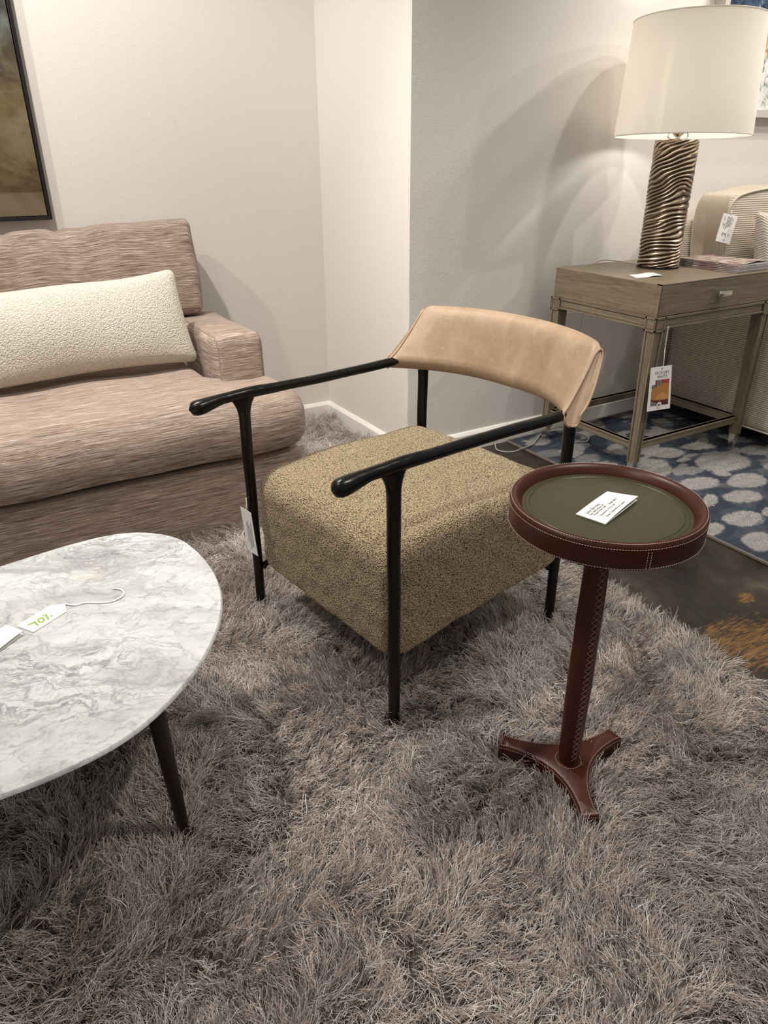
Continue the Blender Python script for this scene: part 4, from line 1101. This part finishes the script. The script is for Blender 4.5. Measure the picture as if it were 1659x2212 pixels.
ZS0, ZS1, RS0, RS1 = 1.2135, 1.576, 0.243, 0.222
SXc, SYc = LX + 0.008, LY - 0.010
a = np.linspace(0, 2 * PI, 128, endpoint=False)
def stilt(P):
    P = np.array(P, float); P[:, 2] -= ((P[:, 0] - SXc) * 0.72 + (P[:, 1] - SYc) * 0.69) * 0.028; return P
def sring(r, z): return stilt(np.c_[SXc + r * np.cos(a), SYc + r * np.sin(a), np.full(128, z)])
sh = mesh('lamp_shade', *loft([sring(RS0, ZS0), sring(RS1, ZS1), sring(RS1 - 0.0018, ZS1), sring(RS0 - 0.0018, ZS0)], loop=True), M_SHADE, lamp, True, auto=40)
for r, z, nm in ((RS0, ZS0, 0), (RS1, ZS1, 1)):
    q = np.linspace(0, 2 * PI, 129)[:-1]
    mesh('hem', *tube(stilt(np.c_[SXc + r * np.cos(q), SYc + r * np.sin(q), np.full(128, z)]), 0.0022, 8, loop=True), M_SHADE, sh)
zt_ = TZ + 0.454
soc = mesh('socket', *lathe([(0.010, 0), (0.010, 0.012), (0.014, 0.016), (0.021, 0.022), (0.023, 0.030), (0.021, 0.034), (0.021, 0.060), (0.017, 0.075), (0.016, 0.095)], (LX, LY, zt_ - 0.001), 28), M_NICKEL, lamp, auto=40)
hp = [(-0.004, 0.002), (-0.030, 0.004), (-0.038, 0.014), (-0.033, 0.026), (-0.036, 0.045), (-0.058, 0.11), (-0.055, 0.22), (-0.03, 0.30), (0, 0.32)]
for s in (-1, 1):
    P = resample([(LX + s * x * 0.86, LY - s * x * 0.51, zt_ + z) for x, z in hp], 50)
    mesh('harp', *tube(P, 0.0024, 8), M_NICKEL, lamp)
    mesh('harp_sleeve', *tube([(LX - s * 0.034 * 0.86, LY + s * 0.034 * 0.51, zt_ + 0.022), (LX - s * 0.036 * 0.86, LY + s * 0.036 * 0.51, zt_ + 0.045)], 0.0055, 10), M_NICKEL, soc)
for k in range(3):
    q = k * 2 * PI / 3 + 0.3
    mesh('spider_arm', *tube([(SXc, SYc, zt_ + 0.322), (SXc + (RS1 - 0.003) * math.cos(q), SYc + (RS1 - 0.003) * math.sin(q), ZS1 - 0.02)], 0.0018, 6), M_NICKEL, sh)
mesh('bulb', *lathe([(0.006, 0.09), (0.012, 0.105), (0.019, 0.128), (0.025, 0.150), (0.025, 0.166), (0.019, 0.183), (0.009, 0.192), (0.001, 0.194)], (LX, LY, zt_), 20), M_BULB, lamp)
cordp = resample([(LX - 0.03, LY + 0.07, TZ + 0.006), (LX - 0.02, LY + 0.13, TZ + 0.004), (LX - 0.05, LY + 0.185, TZ + 0.008), (LX - 0.085, LY + 0.212, TZ + 0.010), (LX - 0.115, LY + 0.222, TZ - 0.004), (LX - 0.125, LY + 0.235, TZ - 0.06), (LX - 0.13, LY + 0.255, 0.45), (LX - 0.14, LY + 0.265, 0.12), (LX - 0.13, LY + 0.245, 0.024), (LX - 0.05, LY + 0.20, 0.020)], 120)
mesh('cord', *tube(cordp, 0.0022, 8), M_CORD, lamp)

# ------------------------------------------------------------------ magazines and loose card on the side table
def m_cover(name, cols, seed):
    t = NT(name); v = t.coord('Object', (1, 1, 1), (0, 0, 0.3 * seed))
    n = t.noise(v, 14 + seed, 3, 0.55, 0.4); n2 = t.noise(v, 34, 2)
    c = t.ramp(n, (0.32, cols[0]), (0.44, cols[1]), (0.54, cols[2]), (0.64, cols[3]))
    return t.princ(t.mix(t.math('MULTIPLY', n2, 0.25), c, cols[1]), 0.25, spec=0.5)
M_COVERS = [m_cover('glossy_cover', ((0.16, 0.10, 0.09), (0.34, 0.24, 0.22), (0.62, 0.52, 0.46), (0.24, 0.20, 0.13)), 1),
            m_cover('glossy_cover_dark', ((0.10, 0.06, 0.06), (0.22, 0.14, 0.13), (0.5, 0.45, 0.45), (0.2, 0.15, 0.14)), 2)]
M_PAGES = simple('magazine_pages', (0.62, 0.60, 0.58), 0.5)
M_SPINE = NT('magazine_spine')
_v = M_SPINE.coord('Object', (1, 1, 1)); _n = M_SPINE.noise(M_SPINE.n('Mapping', None, Vector=_v, Scale=(0, 9, 260)).outputs[0], 1, 2)
M_SPINE = M_SPINE.princ(M_SPINE.ramp(_n, (0.40, (0.16, 0.09, 0.08)), (0.50, (0.34, 0.25, 0.25)), (0.58, (0.72, 0.70, 0.70))), 0.3)
MAGL = ['glossy magazine at the bottom of the stack behind the lamp', 'glossy magazine second from the bottom of the stack behind the lamp', 'glossy magazine in the middle of the stack behind the lamp', 'glossy magazine second from the top of the stack behind the lamp', 'topmost glossy magazine of the stack, its cover corner curling up']
zm = TZ + 0.0004
for k in range(5):
    hgt = 0.0058
    x0, y0 = 2.597 + 0.003 * rng.normal(), 1.747 + 0.003 * rng.normal(); w, l = 0.190, 0.272
    root = thing('magazine', MAGL[k], 'magazine', (x0 + w / 2, y0 + l / 2, zm), group='magazines stacked on the side table')
    sag = lambda u, v, k=k: 0.0
    mesh('pages', *box(x0 + 0.001, x0 + w - 0.002, y0 + 0.001, y0 + l - 0.001, zm + 0.0004, zm + hgt - 0.0006), M_PAGES, root, False)
    cov = merge(slab([(x0, y0, zm), (x0 + w, y0, zm), (x0 + w, y0 + l, zm), (x0, y0 + l, zm)], 0.0004),
                slab([(x0, y0, zm + hgt - 0.0005), (x0 + w, y0, zm + hgt - 0.0005), (x0 + w, y0 + l, zm + hgt - 0.0005), (x0, y0 + l, zm + hgt - 0.0005)], 0.0004, 12, 12,
                     f=(lambda u, v: 0.010 * max(0, (u - 0.25) / 0.75) ** 1.2 * max(0, 1 - v * 1.8) * math.sin(min(1, u * 1.05) * PI) ** 0.5 + 0.006 * u * max(0, 1 - v * 2)) if k == 4 else None))
    mesh('cover', *cov, M_COVERS[k % 2] if k < 4 else M_COVERS[0], root, False)
    mesh('spine', *box(x0 - 0.0006, x0 + 0.0004, y0, y0 + l, zm + 0.0001, zm + hgt - 0.0002), M_SPINE, root, False)
    zm += hgt + 0.0002
z = TZ + 0.0006
c4 = [(2.187, 1.870, z), (2.303, 1.850, z), (2.328, 1.917, z), (2.225, 1.941, z)]
props(mesh('info_card', *slab(c4, 0.0004, 14, 2, f=lambda u, v: 0.006 * sstep(np.array(u), 0.35, 0.75) * (1 - 0.5 * u)), M_PAPER, None, True, auto=40, loc=(2.25, 1.9, z)), 'slightly bent white card lying in front of the lamp on the oak table', 'card')

# ------------------------------------------------------------------ clear cord on the floor by the lamp wall
pc = resample([(1.945, 2.308, 0.03), (1.925, 2.285, 0.006), (1.905, 2.245, 0.004), (1.925, 2.208, 0.004), (1.955, 2.190, 0.007), (1.985, 2.184, 0.0150), (2.015, 2.183, 0.0185), (2.06, 2.195, 0.0165), (2.12, 2.235, 0.0165), (2.19, 2.275, 0.0165), (2.27, 2.275, 0.0165), (2.31, 2.24, 0.0165), (2.34, 2.15, 0.0165), (2.29, 2.10, 0.0165), (2.24, 2.12, 0.0165)], 160)
props(mesh('extension_cord', *tube(pc, 0.0034, 8), M_CORD, None, True, loc=(2.0, 2.2, 0)), 'clear cord looping from wall across bare floor onto blue rug', 'cord')

# ------------------------------------------------------------------ beige sofa behind the side table
bs = thing('sofa', 'beige ribbed sofa with piped back cushion, right of the oak side table', 'sofa', (3.4, 1.9, 0))
def uvb(P, N):
    ax = np.abs(N).argmax(1)
    return np.where((ax == 0)[:, None], np.c_[P[:, 1], P[:, 2]], np.where((ax == 1)[:, None], np.c_[P[:, 0], P[:, 2]], np.c_[P[:, 0], P[:, 1]]))
V, F = rbox(2.862, 2.932, 1.30, 2.205, 0.085, 0.605, (0.02, 0.02, 0.03), 0.04); mesh('arm', V, F, M_BEIGE, bs, uv=uvb)
V, F = rbox(4.69, 4.76, 1.30, 2.205, 0.085, 0.615, (0.02, 0.02, 0.03), 0.06); mesh('arm', V, F, M_BEIGE, bs, uv=uvb)
V, F = rbox(2.875, 4.75, 2.21, 2.315, 0.085, 0.895, (0.03, 0.03, 0.04), 0.05); mesh('back', V, F, M_BEIGE, bs, uv=uvb)
V, F = rbox(2.934, 4.688, 1.34, 2.205, 0.085, 0.29, 0.015, 0.06); mesh('base', V, F, M_BEIGE, bs, uv=uvb)
V, F = rbox(2.937, 4.685, 1.32, 2.03, 0.292, 0.46, (0.03, 0.04, 0.04), 0.04); mesh('seat_cushion', V, F, M_BEIGE, bs, uv=uvb)
mesh('welt', *tube([(2.861, 1.302, 0.088), (2.861, 2.22, 0.088)], 0.004, 8), M_PIPING, bs)
for x in (2.90, 4.72):
    for y in (1.36, 2.26):
        mesh('foot', *lathe([(0.018, 0.0125), (0.024, 0.086)], (x, y, 0), 16), M_BRONZE, bs)
def box_cushion():
    x0, x1, y0, y1, z0, z1 = 2.895, 3.75, 2.045, 2.205, 0.618, 1.000
    V, F = rbox(x0, x1, y0, y1, z0, z1, (0.022, 0.012, 0.055), 0.02)
    u = (V[:, 0] - x0) / (x1 - x0); w = (V[:, 2] - z0) / (z1 - z0)
    V[:, 2] += 0.03 * sstep(u, 0.0, 0.35) * sstep(w, 0.5, 1)
    V[:, 1] -= np.where(V[:, 1] < (y0 + y1) / 2, 0.03, 0) * np.sin(np.clip(u, 0, 1) * PI) ** 0.5 * np.sin(np.clip(w, 0, 1) * PI)
    V[:, 0] += 0.012 * np.sin(np.clip(w, 0, 1) * PI * 2.0 + 0.4) * (1 - sstep(u, 0, 0.1))
    V[:, 0] -= 0.004 * (1 - sstep(u, 0, 0.06)) * np.sin(np.clip(w, 0, 1) * 9)
    c = mesh('back_cushion', V, F, M_BEIGE, bs, uv=uvb)
    # the boxed end panel is the plain side of the cloth
    me = c.data; me.materials.append(M_BEIGEV)
    for p in me.polygons:
        if p.normal.x < -0.7: p.material_index = 1
    def wob(z): return 0.012 * math.sin((z - z0) / (z1 - z0) * PI * 2 + 0.4)
    zz_ = np.linspace(z0 + 0.01, z1 - 0.05, 26)
    fr = [(x0 + 0.004 + wob(z), y0 + 0.001, z) for z in zz_] + [(x0 + 0.02, y0, z1 - 0.022), (x0 + 0.06, y0, z1 - 0.002), (x0 + 0.16, y0, z1 + 0.014), (x0 + 0.35, y0 - 0.003, z1 + 0.028)]
    bk = [(x0 + 0.003 + wob(z), y1 - 0.006, z) for z in zz_] + [(x0 + 0.02, y1 - 0.004, z1 - 0.02), (x0 + 0.07, y1 - 0.004, z1 + 0.002)]
    mesh('piping', *tube(resample(fr, 70), 0.005, 8), M_PIPING, c); mesh('piping', *tube(resample(bk, 60), 0.005, 8), M_PIPING, c)
box_cushion()
V, F = rbox(0, 0.46, -0.06, 0.06, 0, 0.46, (0.02, 0.05, 0.02), 0.018)
u, w = V[:, 0] / 0.46, V[:, 2] / 0.46
puff = (np.clip(np.sin(np.clip(u, 0, 1) * PI), 0, 1) * np.clip(np.sin(np.clip(w, 0, 1) * PI), 0, 1)) ** 0.5
V[:, 1] *= 0.15 + 1.05 * puff
V[:, 0] += (u - .5) * 0.05 * (np.abs(2 * w - 1) ** 2 - 0.6) ; V[:, 2] += (w - .5) * 0.05 * (np.abs(2 * u - 1) ** 2 - 0.6)
th = math.radians(-10); y, z = V[:, 1].copy(), V[:, 2].copy(); V[:, 1] = y * math.cos(th) - z * math.sin(th); V[:, 2] = y * math.sin(th) + z * math.cos(th)
V += np.array([2.945, 1.862, 0.478])
tp = thing('throw_pillow', 'diagonal ribbed cream throw pillow against the beige sofa cushion', 'pillow', (3.23, 1.9, 0.475))
mesh('cushion', V, F, M_BEIGEP, tp, uv=uvb)
e1 = [tuple(V[np.argmin(np.abs(u - q) + np.abs(w - 1.0) * 2 + np.abs(V[:, 1] - V[:, 1].mean() - 0.08) * 0.5)]) for q in (0.02, 0.1, 0.2, 0.35, 0.5, 0.65, 0.8, 0.9, 0.98)]
mesh('piping', *tube(resample(e1, 30), 0.005, 8), M_PIPING, tp)
def cushion_tag():
    k = 2.025 / 1.98
    Q = [np.array([x * k, 2.025, 1.15 + (zz_ - 1.15) * k]) for x, zz_ in ((2.783, .94), (2.868, .925), (2.831, .819), (2.746, .837))]
    TL, TR, BR_, BL_ = Q
    TL[1] += 0.008; BL_[1] -= 0.004; BR_[1] -= 0.012
    root = thing('cushion_tag', 'white printed price tag hanging on the beige cushion corner', 'price tag', tuple((TL + BR_) / 2))
    mesh('card', *slab([BL_, BR_, TR, TL], 0.0006), M_PAPER, root, False)
    def at(u, v): return BL_ * (1 - u) * (1 - v) + BR_ * u * (1 - v) + TR * u * v + TL * (1 - u) * v + np.array([0, -0.0012, 0])
    parts = []
    for u, v0, v1 in ((0.16, 0.58, 0.68), (0.16, 0.74, 0.90), (0.27, 0.48, 0.66), (0.37, 0.46, 0.92), (0.45, 0.54, 0.92), (0.53, 0.54, 0.90), (0.61, 0.56, 0.92), (0.69, 0.62, 0.74), (0.72, 0.78, 0.86), (0.28, 0.22, 0.34), (0.35, 0.26, 0.34), (0.42, 0.24, 0.33), (0.47, 0.26, 0.33), (0.54, 0.18, 0.33), (0.72, 0.24, 0.33), (0.48, 0.06, 0.12), (0.56, 0.06, 0.13), (0.40, 0.09, 0.11)):
        a_, b_ = at(u, v0), at(u, v1); o_ = (at(u + 0.028, v0) - a_)
        parts.append((np.array([a_, a_ + o_, b_ + o_, b_]), [(0, 1, 2, 3)]))
    mesh('lettering', *merge(*parts), M_INK, root, False)
    m_ = (TL + TR) / 2
    mesh('string', *tube(resample([m_ - np.array([0, .001, .004]), m_ + np.array([0.0, 0, 0.006]), np.array([2.902, 2.036, m_[2] + 0.014])], 10), 0.001, 6), M_STRING, root)
cushion_tag()

# ------------------------------------------------------------------ framed pictures
def m_canvas(name, stops, scale, zgrad=None):
    t = NT(name); v = t.coord('Object', (1, 1, 1))
    n = t.noise(v, scale, 5, 0.6, 1.2); n2 = t.noise(v, scale * 3, 4, 0.6, 0.5)
    f = t.math('ADD', t.math('MULTIPLY', n, 0.75), t.math('MULTIPLY', n2, 0.25))
    return t, v, n, n2, f
def left_canvas():
    t, v, n, n2, f = m_canvas('olive_abstract', None, 4.2)
    c = t.ramp(f, (0.34, (0.012, 0.010, 0.007)), (0.46, (0.075, 0.050, 0.022)), (0.56, (0.15, 0.11, 0.055)), (0.66, (0.20, 0.165, 0.10)))
    z = t.n('SeparateXYZ', None, Vector=t.n('TexCoord').outputs['Object']).outputs[2]
    topm = t.ramp(t.math('ADD', z, t.math('MULTIPLY', t.math('SUBTRACT', n, 0.5), 0.25)), (0.40, (0,) * 3), (0.62, (0.8,) * 3))
    c = t.mix(topm, c, t.ramp(n2, (0.4, (0.03, 0.035, 0.035)), (0.6, (0.13, 0.155, 0.155))))
    low = t.ramp(z, (0.055, (0.6,) * 3), (0.075, (0,) * 3)); low2 = t.ramp(z, (0.115, (0,) * 3), (0.12, (0.55,) * 3))
    band = t.math('MULTIPLY', t.ramp(z, (0.085, (0,) * 3), (0.092, (1,) * 3)), t.ramp(z, (0.112, (1,) * 3), (0.118, (0,) * 3)))
    c = t.mix(t.math('MULTIPLY', band, 0.6), c, (0.075, 0.05, 0.022))
    c = t.mix(t.math('MULTIPLY', t.ramp(z, (0.088, (1,) * 3), (0.094, (0,) * 3)), 0.55), c, (0.19, 0.15, 0.105))
    return t.princ(c, 0.4, spec=0.4, normal=t.bump(n2, 0.3, 0.004))
def right_canvas():
    t = NT('blue_ochre_abstract'); tc = t.n('TexCoord').outputs['Object']; s = t.n('SeparateXYZ', None, Vector=tc).outputs
    n = t.noise(t.coord('Object', (14, 1, 6)), 1, 4, 0.6, 1.0); n2 = t.noise(t.coord('Object', (40, 1, 14)), 1, 3, 0.6, 1.0); n3 = t.noise(t.coord(), 22, 4, 0.65, 0.6)
    navy = t.ramp(n3, (0.4, (0.010, 0.020, 0.045)), (0.62, (0.06, 0.11, 0.17)), (0.72, (0.5, 0.55, 0.58)))
    och = t.ramp(n2, (0.36, (0.10, 0.022, 0.010)), (0.48, (0.40, 0.15, 0.05)), (0.56, (0.72, 0.60, 0.40)), (0.68, (0.33, 0.10, 0.03)))
    white = t.ramp(n3, (0.38, (0.16, 0.20, 0.17)), (0.50, (0.70, 0.69, 0.68)), (0.62, (0.80, 0.79, 0.78)))
    zz_ = t.math('ADD', s[2], t.math('MULTIPLY', t.math('SUBTRACT', n, 0.5), 0.16))
    c = t.mix(t.ramp(zz_, (0.36, (1,) * 3), (0.39, (0,) * 3)), navy, och)
    c = t.mix(t.ramp(zz_, (0.235, (1,) * 3), (0.27, (0,) * 3)), c, white)
    edge = t.ramp(t.math('ADD', s[0], t.math('MULTIPLY', n, 0.1)), (0.06, (1,) * 3), (0.13, (0,) * 3))
    c = t.mix(t.math('MULTIPLY', edge, t.ramp(zz_, (0.22, (0,) * 3), (0.30, (1,) * 3))), c, navy)
    return t.princ(c, 0.35, spec=0.4, normal=t.bump(n3, 0.5, 0.006))
def framed(name, label, x0, x1, z0, z1, yw, depth, face, fmat, cmat, gap=0.0, recess=0.006):
    root = thing(name, label, 'painting', (x0, yw, z0))
    y0 = yw - depth
    parts = [box(x0, x0 + face, y0, yw - 0.001, z0, z1, 0.0008), box(x1 - face, x1, y0, yw - 0.001, z0, z1, 0.0008), box(x0 + face, x1 - face, y0, yw - 0.001, z0, z0 + face, 0.0008), box(x0 + face, x1 - face, y0, yw - 0.001, z1 - face, z1, 0.0008)]
    mesh('frame', *merge(*parts), fmat, root, False, uv=uvb)
    mesh('canvas', *box(x0 + face + gap, x1 - face - gap, y0 + recess, yw - 0.004, z0 + face + gap, z1 - face - gap), cmat, root, False)
    return root
M_BLKFRAME = simple('black_frame', (0.012, 0.009, 0.010), 0.35)
M_PALEFRAME = simple('pale_silver_frame', (0.56, 0.53, 0.47), 0.4)
framed('painting', 'dark olive and brown abstract painting in thin black frame above the pink sofa', -0.72, 0.392, 0.952, 1.95, YB, 0.034, 0.012, M_BLKFRAME, left_canvas(), 0.003, 0.005)
framed('painting', 'navy, rust and white abstract painting in pale frame behind the lamp shade', 2.948, 3.75, 1.300, 1.98, YR, 0.052, 0.030, M_PALEFRAME, right_canvas(), 0.0, 0.02)

# ------------------------------------------------------------------ light
def spot(loc, aim, energy, size=80, blend=0.5, rad=0.04, col=(1.0, 0.94, 0.868)):
    l = bpy.data.lights.new('spot', 'SPOT'); l.energy = energy; l.spot_size = math.radians(size); l.spot_blend = blend; l.shadow_soft_size = rad; l.color = col
    o = bpy.data.objects.new('ceiling_spot', l); COL.objects.link(o); o.location = loc
    d = Vector(aim) - Vector(loc); o.rotation_euler = d.to_track_quat('-Z', 'Y').to_euler()
spot((-0.95, 1.9, 2.75), (0.1, 2.95, 1.0), 75, 100, 0.7)
spot((-0.05, 1.95, 2.75), (0.6, 2.6, 0.5), 135, 105, 0.7)
spot((0.55, 2.05, 2.75), (0.75, 1.2, 0.2), 100, 100, 0.7)
spot((-0.7, 0.9, 2.75), (0.5, 0.9, 0.2), 60, 95, 0.7)
spot((3.67, 1.03, 2.75), (2.9, 2.3, 0.9), 50, 82, 1.0)
spot((3.85, 1.42, 2.75), (2.9, 2.3, 0.9), 42, 85, 1.0)
spot((2.60, 1.25, 2.75), (2.7, 2.2, 0.7), 38, 80, 1.0)
spot((4.6, 0.0, 2.75), (3.2, 2.3, 0.8), 75, 60, 1.0)
spot((3.4, 1.9, 2.75), (2.95, 2.33, 1.2), 40, 95, 1.0)
spot((1.5, 0.3, 2.75), (1.2, 0.6, 0.0), 95, 85, 0.7)
w = bpy.data.worlds.new('world'); sc.world = w; w.use_nodes = True
bg = w.node_tree.nodes['Background']; bg.inputs[0].default_value = (1.0, 0.95, 0.89, 1); bg.inputs[1].default_value = 0.28

sc.view_settings.view_transform = 'Standard'; sc.view_settings.look = 'None'; sc.view_settings.gamma = 1.0
sc.view_settings.use_curve_mapping = False
sc.view_settings.exposure = 0.12
cy = sc.cycles
cy.max_bounces = 8; cy.diffuse_bounces = 4; cy.glossy_bounces = 3; cy.transmission_bounces = 4; cy.transparent_max_bounces = 4
cy.sample_clamp_indirect = 4.0; cy.caustics_reflective = False; cy.caustics_refractive = False
cy.use_adaptive_sampling = True; cy.adaptive_threshold = 0.02
cy.use_denoising = True; cy.denoiser = 'OPENIMAGEDENOISE'
